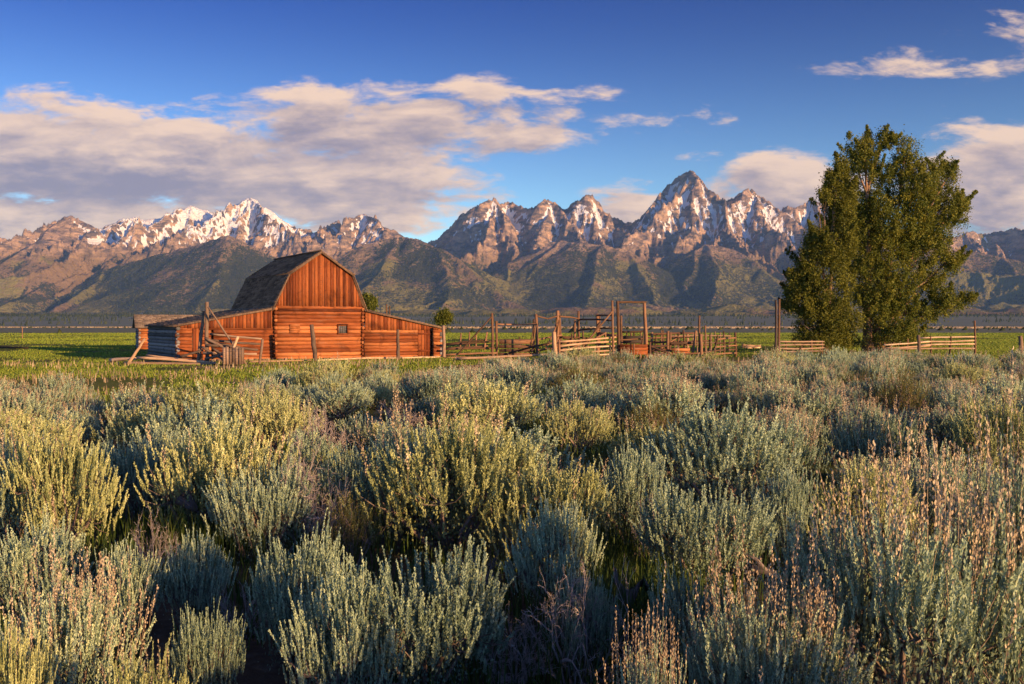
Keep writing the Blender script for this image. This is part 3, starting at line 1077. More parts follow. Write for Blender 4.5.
    r2 = mb.build('wing_roof', SHINGLE_GREY, b)
    mb = MB(19)
    mb.box(bp(WL - 0.36, -0.345, zl(WL) - 0.20), bp(UL - 0.1, 0, zin_l) - bp(WL - 0.36, 0, zl(WL) - 0.03), B_V * 0.04, ZUP * 0.13, 0.25)
    mb.build('rake_board', SHINGLE, r2)
    # right wing
    r0, r1 = wz(417.5, 350)[0], wz(431, 350)[0]
    mb = MB(20)
    log_wall(mb, lambda a, z, o: bp(a, 0.06 + o, z), UR + 0.2, WR, lambda a: min(2.18, zrr(a) - 0.1), 0.25, 0.14, rng, [(r0, r1 + 0.12, -1, 2.1)])
    mb.build('log_wall', WOOD_LOG, b, True)['label'] = 'right wing front log wall'
    mb = MB(21)
    board_fill(mb, UR + 0.22, WR - 0.1, lambda u: min(2.12, zrr(u) - 0.12), lambda u: zrr(u) - 0.03, -0.06, 0.24, rng)
    mb.build('upper_boarding', WOOD_BARN, b)
    mb = MB(22)
    board_fill(mb, r0 + 0.01, r1 - 0.04, 0.08, lambda u: 2.14, 0.02, 0.24, rng)
    dr = mb.build('door', WOOD_BARN, b)
    dr['label'] = 'wide plank door of the right wing'
    for z in (0.45, 1.75):
        mb = MB(23)
        mb.box(bp(r0 + 0.02, -0.07, z), B_U * (r1 - r0 - 0.1), B_V * 0.03, ZUP * 0.13, 0.3)
        mb.build('batten', WOOD_BARN, dr)
    mb = MB(24)
    log_wall(mb, lambda a, z, o: bp(WR + o, 0.06 + a, z), 0, WD, lambda a: zrr(WR) - 0.05, 0.25, 0.16, rng)
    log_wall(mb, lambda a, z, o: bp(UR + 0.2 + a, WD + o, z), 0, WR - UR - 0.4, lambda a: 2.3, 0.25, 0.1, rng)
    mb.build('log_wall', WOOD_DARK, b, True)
    mb = MB(25)
    shingled(mb, bp(WR + 0.3, -0.3, zrr(WR) - 0.05), bp(WR + 0.3, WD + 0.3, zrr(WR) - 0.05), bp(UR + 0.02, -0.3, zin_r + 0.03), bp(UR + 0.02, WD + 0.3, zin_r + 0.03), 22, 0.05, rng, 14)
    r3 = mb.build('wing_roof', SHINGLE_GREY, b)
    mb = MB(26)
    mb.box(bp(UR + 0.1, -0.345, zin_r - 0.14), bp(WR + 0.31, 0, zrr(WR)) - bp(UR + 0.1, 0, zin_r + 0.0), B_V * 0.04, ZUP * 0.12, 0.25)
    mb.build('rake_board', SHINGLE, r3)
    # foundation: stones and sill log
    mb = MB(27)
    for u in np.arange(WL, WR, 0.42):
        mb.box(bp(u + rng.uniform(0, 0.1), -0.28 + rng.uniform(-0.05, 0.05), -0.08), B_U * rng.uniform(0.2, 0.36), B_V * 0.2, ZUP * rng.uniform(0.14, 0.22))
    mb.build('footing', WOOD_GREY, b)
    return b


build_barn()


def build_shed():
    rng = random.Random(8)
    Yb = 103.0
    O = Vector(((139.5 - 512) / F * Yb, Yb, 0))
    al = math.radians(24)
    uu = Vector((math.cos(al), math.sin(al), 0))
    vv = Vector((-math.sin(al), math.cos(al), 0))
    s = empty('log_shed', O, 'small grey roofed log shed behind the left end of the barn', 'shed')
    q = lambda u, v, z: O + uu * u + vv * v + ZUP * z
    L, D = 10.0, 4.2
    ze, zr = 2.25, 3.5
    mb = MB(1)
    log_wall(mb, lambda a, z, o: q(a, o, z), 0, L, lambda a: ze, 0.24, 0.12, rng, [(1.1, 2.5, -1, 1.75)])
    mb.build('log_wall', WOOD_LOG, s, True)['label'] = 'orange front log wall with a dark opening'
    mb = MB(2)
    log_wall(mb, lambda a, z, o: q(o, a, z), 0, D, lambda a: ze + (zr - ze) * (1 - abs(a - D / 2) / (D / 2)), 0.24, 0.12, rng)
    log_wall(mb, lambda a, z, o: q(a, D + o, z), 0, L, lambda a: ze, 0.24, 0.12, rng)
    log_wall(mb, lambda a, z, o: q(L + o, a, z), 0, D, lambda a: ze + (zr - ze) * (1 - abs(a - D / 2) / (D / 2)), 0.24, 0.12, rng)
    mb.build('log_wall', WOOD_DARK, s, True)
    mb = MB(3)
    shingled(mb, q(-0.45, -0.4, ze), q(L + 0.3, -0.4, ze), q(-0.45, D / 2, zr + 0.1), q(L + 0.3, D / 2, zr + 0.1), 14, 0.05, rng, 16)
    shingled(mb, q(L + 0.3, D + 0.4, ze), q(-0.45, D + 0.4, ze), q(L + 0.3, D / 2, zr + 0.1), q(-0.45, D / 2, zr + 0.1), 14, 0.05, rng, 16)
    mb.build('roof', SHINGLE_GREY, s)
    return s


build_shed()


# ------------------------------------------------------------------ trees
def leaf_mat(name, c0, c1, c2, trans=0.3, rough=0.6):
    m, t, out = new_mat(name)
    tint = t.attr('tint')
    oi = t.new('ShaderNodeObjectInfo').outputs['Random']
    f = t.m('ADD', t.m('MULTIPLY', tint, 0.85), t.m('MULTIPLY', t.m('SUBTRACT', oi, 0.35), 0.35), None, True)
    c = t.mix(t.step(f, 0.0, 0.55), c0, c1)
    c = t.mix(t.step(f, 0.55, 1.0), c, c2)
    p = t.new('ShaderNodeBsdfPrincipled')
    t.l.new(c, p.inputs['Base Color'])
    p.inputs['Roughness'].default_value = rough
    p.inputs['Specular IOR Level'].default_value = 0.2
    tr = t.new('ShaderNodeBsdfTranslucent')
    t.l.new(c, tr.inputs[0])
    mx = t.new('ShaderNodeMixShader')
    mx.inputs[0].default_value = trans
    t.l.new(p.outputs[0], mx.inputs[1])
    t.l.new(tr.outputs[0], mx.inputs[2])
    t.l.new(mx.outputs[0], out.inputs[0])
    return m


COTTON_SUNLIT = leaf_mat('sunlit_cottonwood_leaf', (0.055, 0.066, 0.009), (0.145, 0.145, 0.017), (0.30, 0.25, 0.03), 0.32)  # lighter copy of the cottonwood leaf, sunlight put into its colour
COTTON = leaf_mat('cottonwood_leaf', (0.036, 0.055, 0.008), (0.105, 0.122, 0.015), (0.24, 0.21, 0.026), 0.32)
BARK = wood_mat('bark', (0.07, 0.045, 0.03), (0.20, 0.12, 0.075), (0.30, 0.19, 0.12), (0.2, 0.17, 0.14), 0.3)


def leaf_cloud(rng, centers, radii, per, size):
    """random small leaf faces round the given twig centres"""
    n = len(centers)
    C = np.repeat(centers, per, 0)
    R = np.repeat(radii, per)[:, None]
    N = len(C)
    off = rng.normal(0, 0.5, (N, 3)) * R * np.array([0.85, 0.85, 1.25])
    p = C + off
    a = rng.normal(0, 1, (N, 3))
    a /= np.linalg.norm(a, axis=1, keepdims=True)
    b = np.cross(a, rng.normal(0, 1, (N, 3)))
    b /= np.linalg.norm(b, axis=1, keepdims=True) + 1e-9
    s = (size * rng.uniform(0.5, 1.45, N))[:, None]
    v = np.stack([p - a * s, p + b * s * 0.55, p + a * s, p - b * s * 0.55], 1).reshape(-1, 3)
    i = np.arange(N) * 4
    q = np.stack([i, i + 1, i + 2, i + 3], 1)
    ct = np.repeat(rng.random(n), per) * 0.6 + rng.random(N) * 0.4
    return v, q, np.repeat(ct, 4)


def leafy_tree(name, label, px, Y, trunks, clumps, n_sub, per, leaf, seed, cat='tree', group=None, mat=None):
    """clumps: (px, py, half width px, half height px, depth offset m): leafy masses of the crown"""
    rng = np.random.default_rng(seed)
    base = G(px, Y)
    e = empty(name, base, label, cat, group)
    mb = MB(seed)
    k = Y / F
    cs, rs = [], []
    tot = sum(c[2] * c[3] for c in clumps)
    for (cx, cyy, hw, hh, dd) in clumps:
        c0 = P(cx, cyy, Y) + Vector((0, dd, 0))
        n = max(6, int(n_sub * hw * hh / tot))
        d = rng.normal(0, 1, (n, 3))
        d /= np.linalg.norm(d, axis=1, keepdims=True)
        r = rng.random(n) ** 0.42
        ext = np.array([hw * k, 0.8 * hw * k + 0.3, hh * k]) * 0.86
        pts = np.array(c0) + d * r[:, None] * ext
        pts[:, 2] += 0.0
        cs.append(pts)
        rs.append(rng.uniform(0.22, 0.55, n) * (Y * 0.0125))
    for (cx, cyy, hw, hh, dd) in clumps:
        c0 = np.array(P(cx, cyy, Y) + Vector((0, dd, 0)))
        for _ in range(int(3 + hw * hh / 260)):
            a = rng.normal(0, 1, 3)
            a[2] = abs(a[2]) * 0.8
            a /= np.linalg.norm(a)
            st_ = c0 + a * np.array([hw, hw * .8, hh]) * k * 0.78
            dr = a * np.array([1, 1, .5]) + np.array([0, 0, .85])
            dr /= np.linalg.norm(dr)
            ln = min(2.4, (0.05 + 0.035 * min(hw, hh)) * Y / 45) * rng.uniform(.6, 1.2)
            tt = np.linspace(0, 1, 9)[:, None]
            cs.append(st_ + dr * tt * ln + rng.normal(0, .05, (9, 3)))
            rs.append(Y * 0.0044 * (1 - 0.72 * tt[:, 0]) * rng.uniform(.7, 1.2))
    C = np.concatenate(cs)
    R = np.concatenate(rs)
    keep = C[:, 2] > base.z + 0.25
    # open pockets between the leafy sprays
    q_ = C / (Y * 0.019)
    pocket = fbm(q_[:, 0] + q_[:, 1] * 0.6 + 40, q_[:, 2] * 0.8 - q_[:, 1] * 0.5 + 60, 3, seed)
    keep &= pocket > 0.355
    C, R = C[keep], R[keep]
    v, q, tint = leaf_cloud(rng, C, R, per, leaf)
    # trunk(s) and limbs
    tips = []
    for (tx, top_px, top_py, rad) in trunks:
        b0 = G(tx, Y) - Vector((0, 0, 0.1))
        tp = P(top_px, top_py, Y)
        pts = [b0.lerp(tp, t) + Vector((math.sin(t * 5 + seed) * 0.12, math.cos(t * 4) * 0.12, 0)) * (Y / 60) * t for t in np.linspace(0, 1, 9)]
        rr = [rad * (1.35 if i == 0 else 1.0) * (1 - 0.92 * i / 8) for i in range(9)]
        mb.tube(pts, rr, 9, 0.5, 0.1)
        tips.append(pts)
    tr_mesh = mb
    limbs = MB(seed + 1)
    rr_ = random.Random(seed)
    for (cx, cyy, hw, hh, dd) in clumps:
        c0 = P(cx, cyy, Y) + Vector((0, dd, 0))
        tk = min(tips, key=lambda T: min((p - c0).length for p in T))
        lowest = [p for p in tk if p.z < c0.z - 0.15 * (c0 - base).length] or [tk[1]]
        src = min(lowest, key=lambda p: (p - c0).length)
        mid = src.lerp(c0, 0.5) + Vector((0, 0, -0.06 * (c0 - src).length)) + Vector((rr_.uniform(-.3, .3), rr_.uniform(-.3, .3), 0))
        rad = 0.035 * (c0 - src).length ** 0.8 + 0.02
        limbs.tube([src, mid, c0], [rad, rad * 0.7, rad * 0.35], 6, 0.6, 0.1)
        near = C[np.argsort(np.linalg.norm(C - np.array(c0), axis=1))[:14]]
        for pt in near[::2]:
            limbs.tube([c0.lerp(mid, 0.4), Vector(pt).lerp(c0, 0.4) + Vector((0, 0, 0.1)), Vector(pt)], [rad * 0.35, rad * 0.2, rad * 0.08], 4, 0.6, 0.05, False)
    trunk = tr_mesh.build('trunk', BARK, e, True)
    limbs.build('limb', BARK, trunk, True)
    me = mesh_np('crown', v - np.array(base), [(q, 0)], [mat or COTTON], {'tint': tint})
    link('crown', me, e)
    return e


leafy_tree('cottonwood', 'tallest dark green cottonwood tree with broad ragged crown beside the rail fence', 872, 90,
           [(868, 866, 140, 0.42), (875, 905, 165, 0.34), (879, 930, 200, 0.26)],
           [(858, 158, 17, 28, 0), (872, 190, 30, 46, 0.5), (905, 158, 20, 28, 0), (886, 142, 12, 14, .6), (872, 150, 13, 18, .3), (912, 190, 28, 40, -0.6), (893, 225, 42, 42, 0), (940, 178, 16, 22, 0), (950, 172, 8, 12, 0), (944, 205, 26, 24, 0.4), (958, 212, 14, 16, 0),
            (862, 240, 34, 46, 1), (925, 246, 34, 28, 0), (948, 262, 16, 16, 0), (885, 280, 44, 36, 0), (926, 284, 30, 18, .4), (950, 301, 20, 10, 0), (966, 299, 8, 5, 0), (868, 312, 40, 28, 0), (906, 312, 32, 20, 0), (892, 332, 28, 12, .5), (855, 332, 24, 14, 0.6), (935, 308, 22, 13, -.4), (938, 232, 22, 18, 0), (880, 340, 34, 9, -2.4), (890, 330, 20, 10, -2.6), (855, 342, 18, 7, 0), (905, 334, 24, 10, 0)],
           3400, 72, 0.076, 31)
leafy_tree('cottonwood', 'smaller sunlit yellow green cottonwood tree standing left of the tallest tree', 825, 86,
           [(825, 838, 175, 0.24), (827, 820, 200, 0.16)],
           [(841, 170, 9, 18, 0), (846, 195, 13, 22, 0), (832, 180, 8, 14, 0), (836, 212, 22, 26, 0), (824, 205, 12, 18, 0), (832, 245, 28, 34, 0), (812, 250, 14, 22, 0), (826, 285, 34, 34, 0), (804, 282, 16, 22, 0), (794, 292, 11, 14, 0), (818, 318, 30, 22, 0), (800, 322, 16, 14, 0), (842, 320, 24, 20, 0), (812, 338, 24, 9, 0), (838, 340, 18, 8, 0), (790, 306, 8, 10, 0)],
           1900, 70, 0.074, 32, mat=COTTON_SUNLIT)
leafy_tree('small_tree', 'small round tree standing in the meadow right of the barn', 443.5, 210, [(443.5, 443.5, 316, 0.35)],
           [(443, 318, 3.5, 3, 0), (439, 321, 2.5, 2, 0), (448, 319, 2.5, 2, 0), (445, 315, 2, 1.5, 0)], 60, 40, 0.2, 33)
leafy_tree('small_tree', 'tree top showing behind the right slope of the barn roof', 368, 200, [(368, 368, 296, 0.4)],
           [(368, 302, 4, 3, 0), (371, 304, 3, 3, 0), (365, 300, 2.5, 2, 0), (369, 309, 4, 3, 0)], 90, 40, 0.2, 34)


# ------------------------------------------------------------------ corral, fences, old timber
FSEED = [100]


def fence_posts(mb_mat, parent, posts, name='post'):
    for (pb, pt, yt, Y, rp) in posts:
        FSEED[0] += 1
        mb = MB(FSEED[0])
        r = rp * Y / F
        b = G(pb, Y) - Vector((0, 0, 0.25))
        mb.pole(b, P(pt, yt, Y), r * 1.05, r * 0.9, 8, None, 0.008, 5, 0.14)
        mb.build(name, mb_mat, parent, False)


def fence_rails(mat, parent, rails, name='rail'):
    for (a, b, rp) in rails:
        FSEED[0] += 1
        mb = MB(FSEED[0])
        p, q = P(*a), P(*b)
        r = 1.2 * rp * (a[2] + b[2]) / 2 / F
        mb.pole(p, q, r, r * 0.85, 7, None, 0.012, 6, 0.14)
        mb.build(name, mat, parent, False)


def fence_boards(mat, parent, boards, name='board'):
    """(px0, px1, y top, y bottom, Y0, Y1): a plank on edge"""
    for (x0, x1, y0, y1, Ya, Yb) in boards:
        FSEED[0] += 1
        mb = MB(FSEED[0])
        a, b = P(x0, y1, Ya), P(x1, y1, Yb)
        mb.box(a, b - a, Vector((0, 0.045, 0)), Vector((0, 0, (y1 - y0) * Ya / F)))
        mb.build(name, mat, parent)


def fence(name, label, cat, px, Y, posts=(), rails=(), boards=(), group=None, mat=WOOD_OLD, rail_mat=None, board_mat=None):
    e = empty(name, G(px, Y), label, cat, group)
    fence_posts(mat, e, posts)
    fence_rails(rail_mat or mat, e, rails)
    fence_boards(board_mat or mat, e, boards)
    return e


def lone(name, label, cat, pb, pt, yt, Y, rp, mat, group=None, sink=0.25):
    FSEED[0] += 1
    mb = MB(FSEED[0])
    r = rp * Y / F
    base = G(pb, Y)
    top = P(pt, yt, Y)
    mb.pole(base - Vector((0, 0, sink)), top, r * 1.08, r * 0.9, 9, None, 0.01, 6, 0.14)
    o = mb.build(name, mat)
    return tag(o, label, cat, group)


LP = 'lone fence posts by the barn'
lone('wooden_post', 'grey leaning post standing before the small window of the central log wall', 'post', 316, 311.5, 324.5, 67, 2.1, WOOD_GREY, LP)
lone('wooden_post', 'grey upright post standing before the right wing near its middle', 'post', 398.5, 398, 329.5, 71, 1.7, WOOD_GREY, LP)
lone('wooden_post', 'thick pale post standing alone in front of the pole gate', 'post', 555.5, 553.8, 332, 66, 2.4, WOOD_PALE, LP)
lone('wooden_post', 'short thick grey post in front of the far rail fence right of the cottonwoods', 'post', 919.5, 918.5, 335, 72, 1.6, WOOD_GREY, LP)
lone('wooden_post', 'grey post at the right edge of the photo', 'post', 1022, 1020, 336, 72, 2.0, WOOD_GREY, LP)
lone('wooden_post', 'taller of the two thin poles sticking up behind the right wing roof', 'post', 387, 386.5, 304, 92, .9, WOOD_OLD, LP)
lone('wooden_post', 'shorter of the two thin poles sticking up behind the right wing roof', 'post', 390, 389.5, 306, 92, .9, WOOD_OLD, LP)
lone('wooden_post', 'tall slim post rising above the low right pens', 'post', 700, 699.3, 315.5, 78, 1.0, WOOD_OLD, LP)
lone('wooden_post', 'small distant pole in the meadow at the left edge', 'post', 22.5, 22.3, 327, 190, .55, WOOD_OLD, LP)
lone('wooden_post', 'pale corner post at the right end of the barn', 'post', 443.8, 443.2, 325.5, 75.5, 1.9, WOOD_GREY, LP)

TP = 'tall twin poles'
lone('gate_pole', 'dark left one of the twin tall poles left of the cottonwoods', 'pole', 775.3, 775.8, 300, 74, 1.25, WOOD_BLACK, TP)
lone('gate_pole', 'brown right one of the twin tall poles left of the cottonwoods', 'pole', 778.7, 779.2, 299, 74, 1.25, WOOD_OLD, TP)

# leaning hoist of poles and the tangle of rails before the left wing
e = fence('pole_tripod', 'tall leaning tripod of grey poles wired together before the left wing', 'tripod', 205, 63,
          posts=[(197.5, 204, 311, 63, 2.0), (207.5, 207, 302, 62.6, 1.9), (249, 208, 307, 62, 0.95)], mat=WOOD_GREY)
mb = MB(77)
for z in (311, 313, 314.5):
    c = P(206, z, 62.8)
    mb.tube([c + Vector((math.cos(a) * .27, math.sin(a) * .22, 0.02 * math.sin(3 * a))) for a in np.linspace(0, 6.28, 14)], [0.025] * 14, 5, 0.2)
mb.build('wire_binding', WOOD_DARK, e)
fence('pole_fence', 'broken fence of bent grey poles tangled beside the leaning tripod', 'fence', 225, 62.5,
      posts=[(259, 262.5, 339, 63, 1.5)],
      rails=[((210, 334, 63), (262, 339, 63), 1.01), ((209, 340, 62.6), (260, 344, 63), 1.08), ((205, 338, 62.5), (232, 352, 62.2), 1.22), ((206, 345, 62.2), (258, 350, 62.8), 1.08), ((203, 353, 62.2), (257, 354, 62.8), 1.22),
             ((212, 348, 62.4), (230, 359, 62), 1.08), ((180, 357, 62.5), (203, 350, 62.4), 1.08), ((205, 359, 62), (222, 354, 61.9), 1.22), ((208, 342, 63.2), (240, 347, 63), 0.94), ((202, 347, 62.2), (224, 360, 61.8), 1.08)], mat=WOOD_GREY)
e = empty('plank_crate', G(231.5, 60), 'square weathered plank box standing on the grass before the left wing', 'crate')
mb = MB(78)
x0, x1 = 222.5, 241
for k in range(6):
    a = P(x0 + (x1 - x0) * k / 6, 364.5, 60)
    b = P(x0 + (x1 - x0) * (k + .93) / 6, 364.5, 60)
    mb.box(a, Vector((b.x - a.x, 0, 0)), Vector((0, .04, 0)), Vector((0, 0, 1.02 + .05 * math.sin(k * 2.1))))
mb.build('front_panel', WOOD_GREY, e)
mb = MB(79)
a = P(x0, 364.5, 60)
for dxx in (0.03, 1.04):
    mb = MB(79)
    for k in range(4):
        mb.box(a + Vector((dxx, .06 + k * .2, 0)), Vector((0.035, 0, 0)), Vector((0, .18, 0)), Vector((0, 0, .98)))
    mb.build('side_panel', WOOD_GREY, e)
o = lone('wooden_beam', 'short thick pale beam leaning up behind the plank box', 'beam', 227, 238, 336.5, 61.5, 1.6, WOOD_PALE)
LG = 'old timber lying on the grass'
o = lone('leaning_board', 'long pale board leaning up at the left end of the pole pile', 'board', 127, 145, 338.5, 61, 1.5, WOOD_PALE, LG, 0.0)


def lying(label, a, b, rp, mat, name='wooden_pole', cat='pole', bend=0.01):
    FSEED[0] += 1
    mb = MB(FSEED[0])
    r = rp * (a[1] + b[1]) / 2 / F
    p = G(*a[:2]) + Vector((0, 0, r * 0.8 + (a[2] if len(a) > 2 else 0)))
    q = G(*b[:2]) + Vector((0, 0, r * 0.7 + (b[2] if len(b) > 2 else 0)))
    mb.pole(p, q, r, r * 0.75, 8, None, bend, 7, 0.12)
    return tag(mb.build(name, mat), label, cat, LG)


lying('thick pale pole lying lowest along the front of the pole pile', (124, 63), (214, 61.5), 1.7, WOOD_PALE)
lying('pale pole lying across the pole pile with its left end raised', (137, 62.5, .35), (216, 61.9, .05), 1.4, WOOD_PALE)
lying('thin pale pole on top of the pole pile by the grey side wall', (146, 63.2, .5), (205, 62.5, .15), 1.1, WOOD_PALE)
lying('stubby pale pole end sticking out farthest left of the pole pile', (110, 64, .12), (136, 63, .25), 1.9, WOOD_PALE)
lying('long low rail lying along the foot of the central log wall', (250, 65.5), (312, 68), 1.0, WOOD_PALE)
lying('long low rail lying along the foot of the right wing', (318, 68), (400, 73), 1.0, WOOD_PALE)
lying('low rail lying from the right wing door to the corner post', (402, 73), (446, 76), 1.0, WOOD_PALE)
lying('longest pale pole lying with its raised end on the thick lone post', (455, 68, 0.1), (551, 67, .45), 1.3, WOOD_PALE)
lying('brown pole leaning low across the dark plank pen', (504, 72, .25), (549, 69, 1.15), 1.1, WOOD_OLD)
lying('low rail lying in the grass right of the barn', (446, 74), (494, 75), .9, WOOD_OLD)
lying('dark fallen log lying in the meadow at the left edge', (-6, 105, .1), (28, 100, .1), 1.2, WOOD_BLACK, 'fallen_log', 'log', .03)

# corral, left pens
fence('corral_fence', 'low rail fence with leaning brace between the barn corner and the first tall posts', 'fence', 468, 76,
      posts=[(492.5, 492, 313, 76, 1.25), (496.8, 496.3, 321, 76.5, 1.35), (451.5, 492, 316.5, 75.5, .9)],
      rails=[((445, 344, 76), (497, 341, 76.5), .8), ((445, 349.5, 76), (497, 348.5, 76.5), .9), ((445, 355, 75.5), (497, 353, 76), .95)], group='corral fences')
fence('corral_fence', 'old fence row of short leaning stakes in the meadow behind the barn corner', 'fence', 470, 100,
      posts=[(460, 461, 333, 100, .9), (469, 469.5, 332, 101, .8), (476, 476, 335, 102, .8), (484, 487, 332, 98, 1.0), (520, 519.5, 337, 104, .8)],
      rails=[((446, 344, 99), (488, 340, 98), .7), ((446, 348, 99), (488, 346, 98), .7)], group='corral fences')
fence('corral_fence', 'dark plank pen wall right of the first tall posts', 'fence', 516, 79,
      posts=[(537, 535.8, 314, 79, 1.6), (534.3, 533.8, 319, 79.5, 1.0), (528.5, 534, 324, 79, .6), (530.5, 536, 325, 78.6, .6)],
      rails=[((497, 324.2, 77), (536, 324, 79), .75)],
      boards=[(499, 535, 339.5, 344, 77, 79), (499, 535, 344.8, 348.2, 77, 79), (499, 535, 349, 352, 77, 79), (499, 536, 352.8, 355.5, 77, 79)], group='corral fences', mat=WOOD_OLD, board_mat=WOOD_OLD)
fence('corral_fence', 'high pole frame with sagging top pole between two thick dark posts', 'fence', 548, 80,
      posts=[(558, 557.6, 310.5, 80, 1.7), (562, 559, 313, 80.3, 1.5), (550.5, 557, 318, 79.8, .6), (553.5, 559, 320, 79.5, .6), (579, 578.5, 311, 82, 1.3), (575.5, 575, 320, 82, 1.4), (566, 574, 324, 81.5, .5)],
      rails=[((537, 316, 79), (548, 318.8, 79.5), .8), ((548, 318.8, 79.5), (559, 315.5, 80), .8), ((560, 316.5, 80), (578, 318.5, 82), .7), ((537, 340, 79), (562, 335, 80), .8), ((562, 337, 80), (598, 339, 82), .9), ((538, 346, 79), (560, 341, 80), .8), ((562, 343, 80), (600, 344, 82), .8), ((562, 349, 80), (600, 348, 82), .8), ((545, 350, 78), (558, 322, 80), .7), ((537, 350.5, 79), (562, 347, 80), .8)], group='corral fences')
fence('corral_fence', 'pole frame joined to the left post of the tall gate with three high rails', 'fence', 600, 79,
      posts=[(598, 597, 314, 80, 1.7), (600, 599.5, 316, 80.4, 1.0)],
      rails=[((597, 315.2, 80), (613, 315, 78), .8), ((580, 319.5, 82), (613, 320.5, 78), .8), ((598, 333, 80), (618, 336, 78), 1.2), ((580, 330, 82), (613, 328, 79), .7), ((585, 347, 78), (600, 322, 80), .8)],
      group='corral fences')
fence('pole_gate', 'closed gate of five pale poles with a long diagonal brace', 'gate', 588, 69,
      posts=[(559.8, 559.2, 339.5, 68.5, 1.3), (613.5, 612.2, 300.5, 70.5, 1.25), (567, 613, 310.5, 70, .95)],
      rails=[((560, 341.5, 68.5), (616, 337, 71), .85), ((560, 346.2, 68.5), (616, 341.5, 71), .85), ((560, 350.4, 68.5), (616, 345.8, 71), .85), ((560, 354.2, 68.5), (616, 350, 71), .85), ((560, 357.8, 68.5), (616, 354, 71), .85)], group='corral fences', rail_mat=WOOD_PALE)
fence('loading_chute', 'tallest square gate frame of the corral with orange planks across its foot', 'gate frame', 631, 71,
      posts=[(618.6, 617.5, 301, 71, 1.6), (646.8, 644.3, 302.3, 72, 1.7), (621.5, 621, 315.5, 74, 1.3), (639, 645, 325, 73, .8), (650, 650.2, 342, 71.5, 1.1), (634, 634, 343.5, 70.8, .7)],
      rails=[((616.5, 302.2, 71), (646, 302.3, 72), 1.05), ((622, 332, 74), (646, 331, 74), .8), ((619, 340, 71.5), (652, 338, 73), .7)],
      boards=[(620, 649, 344.3, 347.2, 70.6, 71.6), (620, 649.5, 347.5, 350.6, 70.6, 71.6), (620, 649, 350.9, 354.6, 70.6, 71.6)], group='corral fences', mat=WOOD_OLD, board_mat=WOOD_LOG)
fence('corral_fence', 'dark plank wall behind the tall square gate frame', 'fence', 633, 74,
      posts=[(627, 627, 331, 74.5, .8), (641, 641, 331, 74.8, .8)],
      boards=[(621, 646, 335.8, 339.2, 74, 74.6), (621, 646, 340, 343.6, 74, 74.6)], group='corral fences', mat=WOOD_OLD, board_mat=WOOD_BLACK)
# corral, right pens
fence('corral_fence', 'pen fence with thick double post just right of the tall gate frame', 'fence', 660, 74,
      posts=[(651.5, 652, 332, 75, 1.2), (667.3, 668, 331, 74, 1.5), (670, 670.5, 332, 74.3, 1.3), (631, 631, 331, 80, 1.0), (634, 634, 330.5, 80, 1.0), (662, 661.5, 330.5, 82, .9)],
      rails=[((649, 334.5, 75), (694, 333.2, 76), 1.0), ((650, 342.5, 75), (669, 342, 74), .9), ((650, 346.5, 74), (669, 346, 74), .9), ((649, 346, 73), (672, 354, 72), .9), ((650, 355, 72), (700, 353, 74), 1.0), ((650, 350.5, 73), (668, 355, 72), .8)], group='corral fences')
fence('corral_fence', 'pen fence with an orange plank panel and two leaning posts', 'fence', 685, 75,
      posts=[(685.5, 683.5, 330, 75.5, 1.1), (691.5, 696, 330.5, 74.5, 1.3), (702, 700.5, 334, 74, 1.6), (699.5, 699.8, 333, 76, 1.0)],
      rails=[((670, 343.6, 74), (694, 342.6, 75), 1.2), ((671, 338, 76), (695, 337, 76), .6)],
      boards=[(672, 690, 348.4, 351, 73.5, 74), (672, 690, 351.6, 354.4, 73.5, 74)], group='corral fences', board_mat=WOOD_LOG)
fence('corral_fence', 'right end pen fence of many stacked rails with one post leaning inward', 'fence', 720, 77,
      posts=[(712, 718, 335.5, 75, 1.2), (735.6, 735.2, 332.5, 78, 1.2), (705.5, 705.3, 325.5, 84, .9), (724, 723.5, 331, 83, .8)],
      rails=[((716, 339.8, 75.5), (736, 337.8, 78), .75), ((715, 343.6, 75.5), (737, 341.8, 78), .75), ((714, 347.4, 75.5), (737, 345.4, 78), .75), ((702, 352.6, 74), (737, 349.5, 78), .8), ((703, 355.5, 73.5), (737, 353, 77), .8)], group='corral fences')
fence('picket_fence', 'back row of thin upright grey pickets behind the right pens', 'fence', 700, 88,
      posts=[(670 + i * 4.55, 670 + i * 4.55 + .4 * math.sin(i * 3), 332.5 + 1.3 * math.sin(i * 1.7), 88 + .1 * i, .72) for i in range(14)],
      rails=[((668, 336, 88), (731, 336, 89.2), .55), ((668, 343, 88), (731, 343, 89.2), .6)], group='corral fences', mat=WOOD_GREY)
RF = 'rail fences by the cottonwoods'
fence('rail_fence', 'rail fence with leaning prop left of the cottonwood trunks', 'fence', 798, 77,
      posts=[(786, 786, 341, 77, .8), (812, 811.5, 340, 79, .9), (792, 802, 346, 75, .9), (822, 822, 341, 80, .7)],
      rails=[((780, 341.5, 76), (824, 341.5, 80), .75), ((780, 345, 76), (824, 344.6, 80), .75), ((780, 348.5, 76), (824, 347.6, 80), .75), ((780, 352, 76), (824, 350.8, 80), .75)], group=RF, rail_mat=WOOD_GREY)
fence('rail_fence', 'pale rail fence running right from the cottonwood trunks to a tall slim post', 'fence', 930, 84,
      posts=[(931, 930.5, 336, 84, 1.0), (949.5, 950.8, 336.5, 84, 1.0), (975, 974.6, 320.5, 84, 1.05), (906, 908, 339, 84, .8)],
      rails=[((884, 345, 83), (931, 341.5, 84), .75), ((884, 348.5, 83), (931, 345.5, 84), .75), ((920, 338, 84), (976, 336.8, 84), .75), ((921, 341.5, 84), (976, 340.4, 84), .75), ((921, 345, 84), (976, 344, 84), .75), ((886, 349, 83), (976, 348.5, 84), .75)], group=RF, rail_mat=WOOD_PALE)
